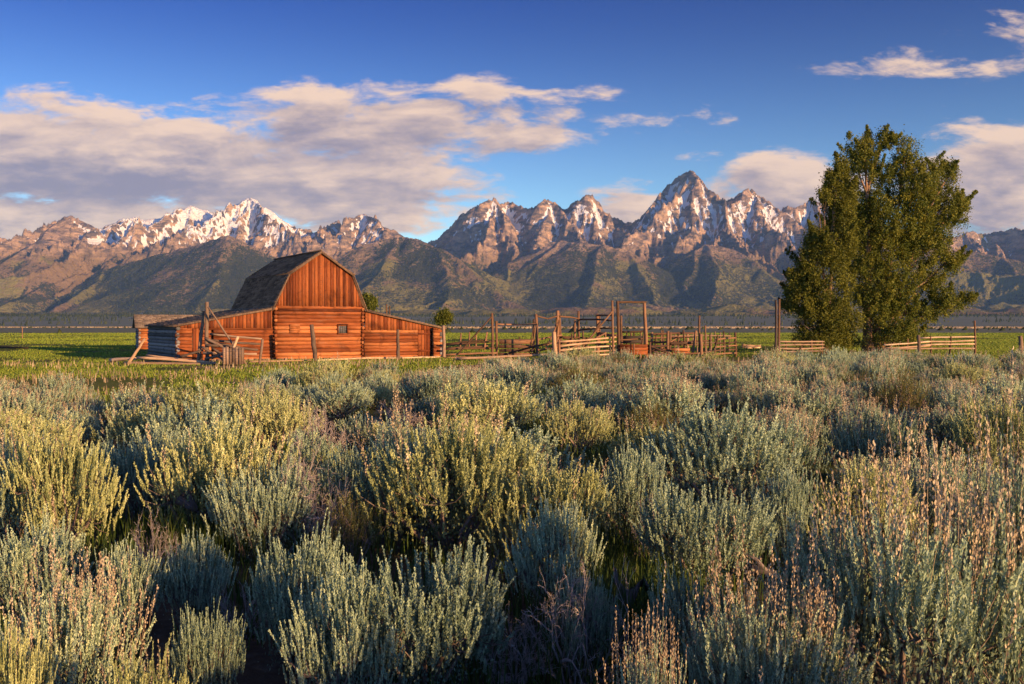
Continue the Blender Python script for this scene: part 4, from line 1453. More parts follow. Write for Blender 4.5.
fence('corral_fence', 'inner cross fence of uneven rails seen through the right pens', 'fence', 672, 83,
      posts=[(655, 656, 333, 83, .9), (664, 663, 330, 83, .9), (677, 678.5, 332, 83, .9), (688, 687, 334, 83, .9), (709, 710, 335, 84, .8)],
      rails=[((648, 338, 83), (690, 336, 83), .7), ((648, 341.5, 83), (712, 340.5, 84), .75), ((650, 346, 83), (712, 345, 84), .75), ((650, 350, 83), (690, 348.5, 83), .7), ((655, 352, 82), (680, 336, 83), .7)], group='corral fences')
fence('corral_fence', 'tangled crossing rails behind the pale five pole gate', 'fence', 590, 76,
      posts=[(571, 572, 334, 76, 1.0), (584, 583, 331, 77, 1.0), (604, 605.5, 332, 77, 1.0)],
      rails=[((562, 352, 75), (606, 333, 77), .8), ((563, 338, 76), (612, 346, 77), .8), ((566, 345, 76), (612, 342, 77), .75), ((562, 356, 75), (590, 346, 76), .9)], group='corral fences')
# pale rubble heap in the meadow
rb = random.Random(5)
o = None
e = empty('timber_heap', G(751, 105), 'low heap of pale bleached timber lying in the meadow right of the pens', 'timber heap')
for k in range(9):
    mb = MB(300 + k)
    a = G(742 + rb.uniform(0, 8), 105 + rb.uniform(-1, 1)) + Vector((0, 0, .1 + rb.uniform(0, .35)))
    b_ = G(752 + rb.uniform(0, 9), 105 + rb.uniform(-1, 1)) + Vector((0, 0, .1 + rb.uniform(0, .25)))
    mb.pole(a, b_, .11, .08, 6)
    mb.build('timber', WOOD_PALE, e)


# ------------------------------------------------------------------ sagebrush
SAGE = leaf_mat('sage_leaf', (0.13, 0.185, 0.12), (0.32, 0.40, 0.26), (0.60, 0.64, 0.37), 0.2, 0.7)
SAGE_SUNLIT = leaf_mat('sunlit_sage_leaf', (0.16, 0.185, 0.07), (0.40, 0.425, 0.18), (0.66, 0.65, 0.31), 0.22, 0.7)  # sage leaf with the yellow of sunlight put into its colour
BITTER = leaf_mat('bitterbrush_leaf', (0.05, 0.055, 0.012), (0.12, 0.115, 0.025), (0.22, 0.17, 0.045), 0.25, 0.7)
SEED = leaf_mat('seed_head', (0.20, 0.145, 0.095), (0.40, 0.31, 0.20), (0.58, 0.48, 0.33), 0.15, 0.85)
TWIG = wood_mat('sage_bark', (0.045, 0.034, 0.028), (0.14, 0.10, 0.078), (0.24, 0.18, 0.145), (0.17, 0.15, 0.14), 0.4)
DEADW = wood_mat('dead_twig', (0.10, 0.085, 0.08), (0.25, 0.21, 0.195), (0.38, 0.32, 0.29), (0.27, 0.25, 0.25), 0.4)
STUMP = wood_mat('dead_stump', (0.03, 0.024, 0.022), (0.085, 0.066, 0.058), (0.16, 0.125, 0.105), (0.12, 0.11, 0.105), 0.5)


def unit(a):
    return a / (np.linalg.norm(a, axis=-1, keepdims=True) + 1e-9)


def np_tubes(P0, P1, P2, r0, r1, n=4):
    """bent three-ring tubes, one per row"""
    N = len(P0)
    rings = []
    d = unit(P2 - P0)
    ref = np.where(np.abs(d[:, 2:3]) < 0.9, np.array([[0, 0, 1.0]]), np.array([[1.0, 0, 0]]))
    a = unit(np.cross(d, ref))
    b = np.cross(d, a)
    for p, r in ((P0, r0), (P1, (r0 + r1) / 2), (P2, r1)):
        r = np.broadcast_to(r, (N,))[:, None]
        for k in range(n):
            an = 2 * math.pi * k / n
            rings.append(p + (a * math.cos(an) + b * math.sin(an)) * r)
    V = np.stack(rings, 1).reshape(-1, 3)
    base = (np.arange(N) * 3 * n)[:, None]
    Q = []
    for s in range(2):
        for k in range(n):
            k2 = (k + 1) % n
            Q.append(np.array([[s * n + k, s * n + k2, (s + 1) * n + k2, (s + 1) * n + k]]) + base)
    return V, np.concatenate(Q)


def sage_variant(seed, R, H, ns, nl, ll, lw, n_stalk=0, bushy=1.0, clumps=9, spread=0.42, lean=0.0, inner=0.5, shoot=(0.13, 0.30), stalk_len=(0.25, 0.5), stem_n=4, leaf_spread=0.46):
    """returns dict part -> (verts, quads, tint) of one shrub standing at the origin"""
    rng = np.random.default_rng(seed)
    # clump centres over a dome
    ca = rng.uniform(0, 2 * math.pi) + np.arange(clumps) * 2.399 + rng.normal(0, .3, clumps)
    ce = np.arcsin(np.clip(rng.uniform(0.05, 1.0, clumps), 0, 1))
    rr = rng.uniform(0.5, 0.88, clumps)
    K = np.stack([np.cos(ca) * np.cos(ce) * R * rr, np.sin(ca) * np.cos(ce) * R * rr, 0.33 * H + np.sin(ce) * H * 0.38 * rng.uniform(0.8, 1.15, clumps)], 1)
    kr = rng.uniform(0.28, 0.48, clumps) * R
    ci = rng.integers(0, clumps, ns)
    off = unit(rng.normal(0, 1, (ns, 3))) * (rng.random(ns) ** 0.5)[:, None]
    base = K[ci] + off * kr[ci][:, None] * np.array([1, 1, 0.75])
    base[:, 2] = np.maximum(base[:, 2], 0.07 * H)
    outw = unit(base * np.array([1, 1, 0]) + 1e-6)
    rad = np.linalg.norm(base[:, :2], axis=1, keepdims=True) / R
    ax = unit(np.array([0, 0, 1.0]) + outw * spread * rad + rng.normal(0, 0.12, (ns, 3)) + np.array([lean, 0, 0]))
    L = rng.uniform(shoot[0], shoot[1], ns) * bushy
    # leaves along the shoots
    t = (np.arange(nl) + 0.5) / nl
    N = ns * nl
    T = np.tile(t, ns) + rng.normal(0, 0.02, N)
    S = np.repeat(np.arange(ns), nl)
    bend = rng.normal(0, 0.15, (ns, 3)) * np.array([1, 1, .2])
    pos = base[S] + ax[S] * (L[S] * T)[:, None] + bend[S] * (L[S] * T * T)[:, None]
    axl = unit(ax[S] + 2 * bend[S] * T[:, None])
    az = np.tile(np.arange(nl) * 2.399, ns) + np.repeat(rng.uniform(0, 6.28, ns), nl)
    e1 = unit(np.cross(axl, np.array([[0.31, 0.77, 0.22]])))
    e2 = np.cross(axl, e1)
    radial = e1 * np.cos(az)[:, None] + e2 * np.sin(az)[:, None]
    ld = unit(axl * (0.80 + 0.25 * T[:, None]) + radial * leaf_spread + rng.normal(0, .12, (N, 3)))
    side = unit(np.cross(ld, radial) + rng.normal(0, .35, (N, 3)))
    le = (ll * rng.uniform(0.7, 1.25, N) * (1.05 - 0.45 * T))[:, None]
    w = (lw * rng.uniform(0.75, 1.25, N))[:, None]
    v = np.stack([pos, pos + ld * le * 0.62 + side * w, pos + ld * le, pos + ld * le * 0.62 - side * w], 1)
    sh_t = rng.random(ns) * 0.65 + 0.1
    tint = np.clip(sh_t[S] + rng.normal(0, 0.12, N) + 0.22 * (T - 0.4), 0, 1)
    # loose inner leaves
    ni = int(N * inner * 0.35)
    cj = rng.integers(0, clumps, ni)
    pi = K[cj] * rng.uniform(0.35, 1.0, (ni, 1)) + unit(rng.normal(0, 1, (ni, 3))) * kr[cj][:, None] * rng.random((ni, 1))
    pi[:, 2] = np.maximum(pi[:, 2], 0.06)
    di = unit(rng.normal(0, 1, (ni, 3)) + np.array([0, 0, .8]))
    si = unit(np.cross(di, rng.normal(0, 1, (ni, 3))))
    vi = np.stack([pi, pi + di * ll * .6 + si * lw, pi + di * ll, pi + di * ll * .6 - si * lw], 1)
    v = np.concatenate([v, vi]).reshape(-1, 3)
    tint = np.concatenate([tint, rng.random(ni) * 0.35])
    q = np.arange(len(v)).reshape(-1, 4)
    out = {'foliage': (v, q, np.repeat(tint, 4))}
    # woody limbs to every clump, twigs to shoots
    root = rng.normal(0, 0.05, (clumps, 3)) * np.array([1, 1, 0])
    mid = K * np.array([.45, .45, .42]) + rng.normal(0, .06, K.shape) * R
    mid[:, 2] = np.maximum(mid[:, 2], .08)
    r0 = rng.uniform(0.018, 0.034, clumps) * (0.6 + R * .6)
    v1, q1 = np_tubes(root - np.array([0, 0, .06]), mid, K, r0, r0 * .45, 5)
    ntw = max(10, ns // stem_n)
    pick = rng.choice(ns, ntw, replace=False)
    kk = K[ci[pick]] * .92
    bb = base[pick]
    v2, q2 = np_tubes(kk, (kk + bb) / 2 + rng.normal(0, .02, bb.shape), bb + ax[pick] * (L[pick] * .3)[:, None], 0.006 * (0.6 + R * .6), 0.003, 3)
    vb = np.concatenate([v1, v2])
    qb = np.concatenate([q1, q2 + len(v1)])
    out['branch'] = (vb, qb, np.repeat(rng.random(len(vb) // 3 + 1), 3)[:len(vb)])
    if n_stalk:
        st = rng.choice(ns, min(n_stalk, ns), replace=False)
        order = st[np.argsort(-base[st, 2])]
        st = order
        b0 = base[st] + ax[st] * (L[st] * .4)[:, None]
        ls = rng.uniform(stalk_len[0], stalk_len[1], len(st))
        dv = unit(np.array([0, 0, 1.0]) + outw[st] * .22 * rad[st] + rng.normal(0, .13, (len(st), 3)))
        b2 = b0 + dv * ls[:, None]
        b1 = (b0 + b2) / 2 + rng.normal(0, .02, b0.shape)
        v3, q3 = np_tubes(b0, b1, b2, 0.0028, 0.0014, 3)
        m = 34
        tt = np.tile(0.38 + 0.62 * np.arange(m) / m, len(st))
        S2 = np.repeat(np.arange(len(st)), m)
        cpos = (b0[S2] * ((1 - tt) ** 2)[:, None] + 2 * ((1 - tt) * tt)[:, None] * b1[S2] + b2[S2] * (tt ** 2)[:, None])
        wdt = (0.010 + 0.020 * np.sin(np.pi * np.clip((tt - .3) / .75, 0, 1)))[:, None]
        cpos = cpos + rng.normal(0, .55, cpos.shape) * wdt
        d4 = unit(dv[S2] + rng.normal(0, .5, cpos.shape))
        s4 = unit(np.cross(d4, rng.normal(0, 1, cpos.shape)))
        le4, lw4 = 0.021, 0.0088
        v4 = np.stack([cpos, cpos + d4 * le4 * .5 + s4 * lw4, cpos + d4 * le4, cpos + d4 * le4 * .5 - s4 * lw4], 1).reshape(-1, 3)
        vs = np.concatenate([v3, v4])
        qs = np.concatenate([q3, np.arange(len(v4)).reshape(-1, 4) + len(v3)])
        ts = np.concatenate([np.full(len(v3), .3), np.repeat(np.clip(rng.random(len(st))[S2] * .7 + rng.random(len(S2)) * .4, 0, 1), 4)])
        out['dry_seed_growth'] = (vs, qs, ts)
    return out


def dead_variant(seed, R, H, levels=5):
    """leafless tangle of twigs"""
    rng = np.random.default_rng(seed)
    p = np.zeros((9, 3)) + rng.normal(0, .06, (9, 3)) * np.array([1, 1, 0])
    d = unit(rng.normal(0, .8, (9, 3)) * np.array([1, 1, .3]) + np.array([0, 0, .7]))
    r = np.full(9, 0.020 * (0.5 + R))
    L = np.full(9, H * 0.38)
    V, Q, T = [], [], []
    nv = 0
    for lv in range(levels):
        e = p + d * L[:, None]
        e[:, 2] = np.maximum(e[:, 2], .03)
        mid = (p + e) / 2 + rng.normal(0, .10, p.shape) * L[:, None]
        v, q = np_tubes(p, mid, e, r, r * .62, 4 if lv < 2 else 3)
        V.append(v)
        Q.append(q + nv)
        T.append(np.full(len(v), .25 + .12 * lv))
        nv += len(v)
        k = 3
        p = np.concatenate([np.repeat(e, 2, 0), mid])
        d = unit(np.repeat(d, k, 0)[np.concatenate([np.arange(len(d)) * 3, np.arange(len(d)) * 3 + 1, np.arange(len(d)) * 3 + 2])] * .9 + rng.normal(0, .55, (len(p), 3)) + np.array([0, 0, .12]))
        d[:len(e) * 2] = unit(np.repeat(unit(e - mid), 2, 0) * .9 + rng.normal(0, .5, (len(e) * 2, 3)))
        r = np.concatenate([np.repeat(r * .6, 2), r * .5])
        L = np.concatenate([np.repeat(L * .72, 2), L * .6]) * rng.uniform(.7, 1.2, len(p))
    return {'twig': (np.concatenate(V), np.concatenate(Q), np.concatenate(T))}


PART_MAT = {'foliage': SAGE, 'branch': TWIG, 'dry_seed_growth': SEED, 'twig': DEADW}


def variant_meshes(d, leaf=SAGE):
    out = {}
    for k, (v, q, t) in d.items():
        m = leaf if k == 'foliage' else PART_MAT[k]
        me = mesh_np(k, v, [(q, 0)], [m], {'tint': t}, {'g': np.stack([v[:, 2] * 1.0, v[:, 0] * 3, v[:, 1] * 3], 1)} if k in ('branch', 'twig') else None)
        out[k] = me
    return out


# near kinds (fine leaves), middle and far kinds (fewer, larger leaves)
KIND = {}
for i in range(4):
    KIND['sage_near', i] = variant_meshes(sage_variant(40 + i, 1.0, 1.2, 640, 50, 0.036, 0.0088, 0, 1.0, 16, 0.55, shoot=(0.12, 0.28), inner=.3, leaf_spread=.68))
for i in range(2):
    KIND['stalk_near', i] = variant_meshes(sage_variant(50 + i, 1.0, 1.2, 600, 50, 0.036, 0.0088, 60, 1.0, 16, 0.55, shoot=(0.12, 0.28), inner=.3, leaf_spread=.68))
    KIND['stalk_front', i] = variant_meshes(sage_variant(54 + i, 1.0, 1.2, 560, 50, 0.036, 0.0088, 100, 1.0, 15, 0.55, shoot=(0.14, 0.30), inner=.3, leaf_spread=.68, stalk_len=(.3, .62)))
for i in range(2):
    KIND['sunlit_near', i] = variant_meshes(sage_variant(60 + i, 1.0, 1.2, 640, 50, 0.036, 0.0088, 14, 1.0, 16, 0.5, shoot=(0.12, 0.28), inner=.3, leaf_spread=.68), SAGE_SUNLIT)
for i in range(4):
    KIND['sage_mid', i] = variant_meshes(sage_variant(70 + i, 1.0, 1.1, 520, 24, 0.046, 0.0130, 0, 1.0, 13, 0.55, shoot=(0.11, 0.25), inner=.3, leaf_spread=.68))
for i in range(3):
    KIND['stalk_mid', i] = variant_meshes(sage_variant(80 + i, 1.0, 1.1, 500, 24, 0.046, 0.0130, 70, 1.0, 13, 0.55, inner=.3, shoot=(0.11, 0.25), leaf_spread=.68, stalk_len=(.22, .42)))
for i in range(3):
    KIND['sunlit_mid', i] = variant_meshes(sage_variant(90 + i, 1.0, 1.1, 520, 24, 0.046, 0.0130, 20, 1.0, 13, 0.5, inner=.3, shoot=(0.11, 0.25), leaf_spread=.68), SAGE_SUNLIT)
for i in range(2):
    KIND['bitter', i] = variant_meshes(sage_variant(100 + i, 1.0, 1.1, 520, 14, 0.030, 0.010, 0, 0.8, 16, 0.7, inner=.8, leaf_spread=1.1), BITTER)
for i in range(2):
    KIND['dead', i] = variant_meshes(dead_variant(110 + i, 1.0, 1.1, 6))
PROTO = {}


def put_shrub(kind, i, x, y, w, h, rot, label, group, cat='shrub', name='sagebrush', parts=True):
    """w: half width, h: height in metres"""
    key = (kind, i)
    ms = KIND[key]
    H0 = 1.2 if 'near' in kind or 'front' in kind else 1.1
    z = gz(x, y) - 0.03
    e = empty(name, (x, y, z), label, cat, group)
    e.rotation_euler = (0, 0, rot)
    e.scale = (w, w, h / H0)
    for k, me in ms.items():
        o = PROTO.get((key, k))
        if o is None:
            o = bpy.data.objects.new(k, me)
            PROTO[key, k] = o
            if k == 'dry_seed_growth':
                o['kind'] = 'stuff'
        else:
            o = o.copy()
        COL.objects.link(o)
        o.parent = e
    return e


srng = random.Random(21)
GROUP_N = 'sagebrush in the foreground'
# (kind, photo column, row of the crown top, row of the foot, width in pixels, label)
NEAR = [
    ('sunlit_near', 455, 412, 556, 200, 'large sunlit yellow green sagebrush at the centre of the photo'),
    ('stalk_near', 418, 408, 540, 150, 'sunlit sagebrush bristling with pink seed stalks left of the centre'),
    ('sunlit_near', 555, 462, 575, 140, 'sunlit yellow sagebrush just above the dead grey bush'),
    ('sage_near', 425, 532, 700, 210, 'large shaded blue green sagebrush at the bottom centre'),
    ('sage_near', 300, 520, 668, 130, 'shaded blue green sagebrush left of the large bottom centre one'),
    ('sage_near', 555, 500, 610, 110, 'silvery sagebrush right behind the large bottom centre one'),
    ('sage_near', 345, 560, 720, 140, 'low shaded sagebrush overlapping the left flank of the bottom centre one'),
    ('sunlit_near', 225, 412, 545, 165, 'sunlit sagebrush with bare spreading limbs in front of the barn left wing'),
    ('sage_near', 265, 450, 560, 120, 'shaded grey green half of the double sagebrush left of the dead thicket'),
    ('sunlit_near', 62, 428, 560, 130, 'sunlit yellow sagebrush in front of the open meadow at the left'),
    ('stalk_near', 10, 425, 555, 120, 'sunlit sagebrush with reddish seed stalks at the left edge'),
    ('sage_near', 35, 515, 625, 130, 'shaded silvery sagebrush below the sunlit ones at the left edge'),
    ('sage_near', 125, 542, 640, 95, 'small shaded sagebrush in the dark hollow at the left'),
    ('sage_near', 195, 530, 628, 85, 'small shaded sagebrush beside the green grass patch at the left'),
    ('stalk_front', 65, 575, 740, 170, 'sagebrush with brown curled stalks near the bottom left corner'),
    ('sunlit_near', 5, 612, 800, 110, 'bright yellow sunlit sagebrush in the bottom left corner'),
    ('sunlit_near', 150, 650, 830, 130, 'bright yellow sunlit sagebrush poking up from the bottom edge at the left'),
    ('sage_near', 205, 590, 720, 85, 'thin shaded sagebrush between the bottom left corner and the bottom centre bush'),
    ('stalk_front', 905, 482, 760, 260, 'largest sagebrush at the right with many long tan seed stalks'),
    ('stalk_front', 1010, 455, 740, 170, 'tall sunlit sagebrush with leaning tan stalks at the right edge'),
    ('stalk_front', 760, 570, 780, 190, 'sagebrush with upright pinkish stalks at the bottom right of centre'),
    ('sage_near', 690, 560, 705, 120, 'shaded sagebrush above the green blades at the bottom right of centre'),
    ('stalk_front', 650, 640, 850, 90, 'small sagebrush with one long beaded stalk at the bottom edge right of centre'),
    ('sage_near', 830, 520, 700, 170, 'silvery drooping sagebrush in front of the largest right one'),
    ('sage_near', 725, 402, 520, 190, 'broad dark mound of sagebrush in front of the right pens'),
    ('stalk_near', 770, 410, 505, 110, 'right shoulder of the broad dark mound topped with pink stalks'),
    ('sage_near', 700, 470, 592, 160, 'dark shaded sagebrush in the hollow below the broad mound'),
    ('sage_near', 630, 440, 545, 95, 'dark sagebrush between the central sunlit bush and the broad mound'),
    ('sunlit_near', 865, 455, 560, 120, 'sagebrush with arching pale shoots in front of the cottonwoods'),
    ('stalk_near', 940, 440, 545, 120, 'sagebrush with mixed pink stalks left of the right edge'),
    ('sunlit_near', 1000, 395, 500, 110, 'tall sunlit sagebrush near the right edge in the middle rows'),
    ('sage_near', 790, 470, 570, 90, 'small drooping sagebrush right of the dark hollow'),
    ('stalk_near', 870, 400, 480, 100, 'sagebrush with pink stalks below the tallest cottonwood'),
    ('sage_near', 345, 445, 545, 80, 'dull sagebrush behind the dead thicket'),
    ('sage_near', 140, 420, 520, 120, 'grey green sagebrush between the two sunlit left bushes'),
    ('sage_near', 585, 560, 690, 60, 'narrow silvery sagebrush touching the dead grey bush'),
]
OCC = []


def from_px(px, yt, yb, wpx):
    Y = CAM_H * F / (yb - HZ)
    x = (px - 512) / F * Y
    z0 = gz(x, Y)
    Y = (CAM_H - z0) * F / (yb - HZ)
    x = (px - 512) / F * Y
    h = CAM_H - (yt - HZ) / F * Y - gz(x, Y)
    return x, Y, max(0.35, h), max(.25, wpx / F * Y / 2)


cnt = {}
for (kind, px, yt, yb, w, label) in NEAR:
    x, y, h, r = from_px(px, yt, yb, w)
    n = len([k for k in KIND if k[0] == kind])
    i = cnt.get(kind, 0) % n
    cnt[kind] = cnt.get(kind, 0) + 1
    put_shrub(kind, i, x, y, r * 0.9, h, srng.uniform(0, 6.28), label, GROUP_N)
    OCC.append((x, y, r * 0.85))
for (px, yt, yb, w, label) in [(578, 548, 695, 120, 'grey leafless dead bush right of the bottom centre sagebrush'), (305, 425, 555, 90, 'pale leafless thicket of dead twigs between the left and central sunlit bushes'),
                               (320, 395, 470, 60, 'sunlit dead twiggy bush in front of the barn central wall'), (240, 575, 640, 60, 'low dead twigs in the dark gap left of the bottom centre sagebrush'), (520, 600, 690, 70, 'grey dead twigs poking out on the right flank of the bottom centre sagebrush'), (150, 500, 590, 60, 'dead grey twigs between the small shaded sagebrush in the left hollow'), (690, 590, 680, 70, 'dead twigs among the green blades right of the dead trunk'), (480, 540, 600, 55, 'bare dead branches under the central sunlit bush'), (660, 490, 560, 55, 'bare dead branches left of the dark right hollow')]:
    x, y, h, r = from_px(px, yt, yb, w)
    put_shrub('dead', len(OCC) % 2, x, y, r * 1.1, h, srng.uniform(0, 6.28), label, 'dead bushes', 'dead bush', 'dead_bush')
    OCC.append((x, y, r * 0.7))
for (px, yt, yb, w, label) in [(578, 362, 405, 66, 'round golden bitterbrush with bare stems below the pole gate'), (650, 398, 450, 66, 'orange green bitterbrush left of the broad dark mound'), (350, 495, 575, 66, 'small bitterbrush with orange lit leaves left of the central sunlit bush'),
                               (362, 366, 384, 34, 'bright green round bush in the grass before the right wing'), (900, 366, 430, 60, 'olive bitterbrush below the tallest cottonwood trunk')]:
    x, y, h, r = from_px(px, yt, yb, w)
    put_shrub('bitter', len(OCC) % 2, x, y, r, h, srng.uniform(0, 6.28), label, 'bitterbrush', 'shrub', 'bitterbrush')
    OCC.append((x, y, r * 0.8))
# unseen shrubs added beside and behind the viewer to shade the foreground
for (x, y, r, h) in [(2.2, 2.2, .95, 1.25), (1.5, 3.4, .8, 1.0), (1.0, -0.9, 1.0, 1.2), (-2.6, 1.5, .9, 1.1), (3.7, 2.6, 1.1, 1.4), (4.6, 0.6, 1.1, 1.4), (2.4, -1.8, 1.1, 1.4)]:
    put_shrub('sage_near', int(x * 3) % 4, x, y, r, h, srng.uniform(0, 6.28), 'unseen sagebrush added beside the viewpoint to shade the foreground', 'sagebrush added for shade beside the viewpoint')

# the middle and far rows, filled in between
LAND = [(-60, 'the far left meadow'), (40, 'the left meadow'), (115, 'the pole pile'), (160, 'the grey side wall of the barn'), (205, 'the leaning tripod'), (250, 'the left wing boards'), (292, 'the plank hatch of the barn'), (316, 'the leaning grey post'),
        (342, 'the small dark window'), (372, 'the right wing logs'), (398, 'the upright grey post'), (424, 'the right wing door'), (444, 'the barn corner post'), (472, 'the low corner rails'), (495, 'the first tall corral posts'), (517, 'the dark plank pen'),
        (537, 'the sagging top pole'), (556, 'the thick pale post'), (587, 'the pole gate'), (617, 'the left gate frame leg'), (645, 'the right gate frame leg'), (669, 'the thick double post'), (690, 'the two leaning pen posts'), (716, 'the inward leaning post'),
        (737, 'the end of the pens'), (755, 'the pale timber heap'), (778, 'the twin tall poles'), (802, 'the propped rail fence'), (826, 'the smaller cottonwood'), (850, 'the gap between the trunks'), (874, 'the tallest cottonwood'), (900, 'the right crown edge'), (919, 'the short thick post'),
        (948, 'the pale rail fence'), (975, 'the tall slim fence post'), (1000, 'the open right meadow'), (1022, 'the right edge post'), (1060, 'the far right meadow')]
ROWS = [(11.0, 'nearer'), (16.5, 'second'), (22.5, 'third'), (31.0, 'fourth'), (42.0, 'last')]


def field_edge(x, y):
    """how far the sage reaches: nearer on the left, farther on the right"""
    u = x / y
    return 27 + 28 * float(smooth(-0.36, 0.14, u)) + 4 * math.sin(u * 23)


# dark open hollows between the bushes
for (px, yb, w) in [(112, 515, 95), (300, 530, 75), (215, 575, 110), (612, 565, 70), (640, 640, 90), (812, 552, 80), (480, 585, 60), (690, 520, 60), (590, 470, 50), (150, 600, 60), (560, 425, 40), (820, 450, 40), (330, 430, 50), (905, 455, 40)]:
    x, y, h, r = from_px(px, yb - 60, yb, w)
    OCC.append((x, y, r * 1.3))
cand = []
tries = 0
frng = random.Random(77)
while tries < 26000 and len(cand) < 262:
    tries += 1
    y = 8.2 * (60 / 8.2) ** (frng.random() ** 0.88)
    u = frng.uniform(-0.60, 0.60)
    x = u * y
    if y > field_edge(x, y) or (y < 12.5 and frng.random() < 0.35):
        continue
    patch = fbm(x / 6.0 + 3, y / 9.0, 3, 15)
    r = frng.uniform(0.45, 1.0) * (0.85 + 0.5 * float(patch)) * (1.0 if y < 30 else 1.12)
    gap = 1.12 if y < 22 else 1.0
    if all((x - a) ** 2 + (y - b) ** 2 * (0.55 if y > 24 else 0.8) > ((r + c) * gap) ** 2 for a, b, c in OCC):
        OCC.append((x, y, r))
        cand.append((x, y, r))
cand.sort(key=lambda c: c[0] / c[1])
named = []
for (x, y, r) in cand:
    p = float(fbm(x / 5.0 + 9, y / 8.0, 3, 25))
    z = frng.random()
    if z < 0.025 and y < 40:
        kind, word = 'dead', 'grey dead bush'
    elif z < 0.06:
        kind, word = 'bitter', 'olive green bitterbrush'
    elif p > 0.46 + frng.uniform(-.08, .08):
        kind, word = 'stalk_mid', 'pink stalked sagebrush'
    elif frng.random() < 0.5:
        kind, word = 'sunlit_mid', 'sunlit yellowish sagebrush'
    else:
        kind, word = 'sage_mid', 'grey green sagebrush'
    h = r * frng.uniform(0.8, 1.35) + 0.12
    h = min(h, 1.3)
    px = 512 + x / y * F
    lm = min(LAND, key=lambda a: abs(a[0] - px))[1]
    row = min(ROWS, key=lambda a: abs(math.log(a[0] / y)))[1]
    named.append([kind, word, row, lm, x, y, r, h])
groups = {}
for n_ in named:
    groups.setdefault((n_[1], n_[2], n_[3]), []).append(n_)
ORD = ['leftmost', 'second from left', 'third from left', 'fourth from left', 'fifth from left', 'sixth from left', 'seventh from left']
for key, lst in groups.items():
    lst.sort(key=lambda a: a[4] / a[5])
    for j, (kind, word, row, lm, x, y, r, h) in enumerate(lst):
        label = f'{word}, {row} row, below {lm}'
        if len(lst) > 1:
            label = f'{ORD[min(j, 6)]} {label}'
        nm = 'dead_bush' if kind == 'dead' else 'bitterbrush' if kind == 'bitter' else 'sagebrush'
        nv = len([k for k in KIND if k[0] == kind])
        put_shrub(kind, frng.randrange(nv), x, y, r * 1.04, h, frng.uniform(0, 6.28), label, 'sagebrush of the middle and far rows' if nm == 'sagebrush' else nm.replace('_', ' ') + ' in the sage', 'dead bush' if nm == 'dead_bush' else 'shrub', nm)

# sage beyond the edges of the photo, so that the field goes on to either side
def outlying_sage():
    rng = np.random.default_rng(5)
    d = sage_variant(200, 1.0, 1.1, 260, 16, 0.06, 0.016, 0, 1.0, 12, 0.55, inner=.3, shoot=(0.12, 0.26), leaf_spread=.68)
    v0, q0, t0 = d['foliage']
    V, Q, T = [], [], []
    pts = []
    while len(pts) < 190:
        y = rng.uniform(-8, 42)
        x = rng.uniform(-40, 40)
        if abs(x) < 0.62 * max(y, 0) + 1.2 or y > field_edge(x, max(y, 1.0)) or (abs(x) < 3 and y < 4):
            continue
        if y < 6 and 0 < x < 14 and y > -3:
            continue
        if any((x - a) ** 2 + (y - b) ** 2 < 1.7 for a, b in pts):
            continue
        pts.append((x, y))
    for k, (x, y) in enumerate(pts):
        a = rng.uniform(0, 6.28)
        s, h = rng.uniform(.6, 1.05), rng.uniform(.65, 1.05)
        c, n_ = math.cos(a), math.sin(a)
        vv = np.stack([(v0[:, 0] * c - v0[:, 1] * n_) * s + x, (v0[:, 0] * n_ + v0[:, 1] * c) * s + y, v0[:, 2] * h + gz(x, y) - .03], 1)
        V.append(vv)
        Q.append(q0 + len(v0) * k)
        T.append(t0)
    me = mesh_np('outlying_sage', np.concatenate(V), [(np.concatenate(Q), 0)], [SAGE], {'tint': np.concatenate(T)})
    tag(link('outlying_sage', me), 'sage cover carrying on beyond both edges of the photo', 'sage cover', kind='stuff')


outlying_sage()

# twisted dead stumps
def dead_stump(label, px, Y, seed, s, pts):
    e = empty('dead_stump', G(px, Y), label, 'dead wood', 'dead stumps in the sage')
    base = e.location
    for k, (chain, r) in enumerate(pts):
        mb = MB(seed + k)
        mb.tube([base + (Vector(p) + Vector((mb.r.uniform(-.02, .02), mb.r.uniform(-.02, .02), 0))) * s for p in chain], [r * s * (1 - .8 * i / (len(chain) - 1)) * mb.r.uniform(.8, 1.25) for i in range(len(chain))], 10, None, .35)
        mb.build('trunk' if k == 0 else 'limb', STUMP, e)


dead_stump('twisted grey dead sage trunk standing beside the dead grey bush', 622, 7.6, 600, 1.0,
           [([(0, 0, -.1), (.03, 0, .1), (-.02, .02, .2), (.02, .02, .3), (-.05, 0, .38), (-.03, 0, .48)], .06), ([(0, 0, .1), (.07, 0, .30), (.15, .02, .38), (.23, 0, .26), (.25, 0, -.03)], .05), ([(-.3, .05, .05), (-.1, 0, .2), (0, 0, .3)], .05)])
dead_stump('grey fallen dead branch lying in the dark hollow at the right', 775, 8.6, 620, 0.75,
           [([(-.3, 0, .35), (-.1, 0, .32), (.12, .05, .22), (.4, 0, .05)], .06), ([(-.1, 0, .32), (-.2, .05, .45), (-.3, .05, .5)], .03)])
dead_stump('reddish dead limb lying in the dark gap at the left', 212, 10.6, 640, 1.0,
           [([(-.35, 0, .5), (-.15, 0, .38), (.1, .05, .2), (.3, 0, .02)], .05), ([(-.15, 0, .38), (-.3, .1, .6), (-.55, .1, .7)], .03), ([(-.1, 0, .3), (.05, .1, .55), (.02, .1, .8)], .025)])

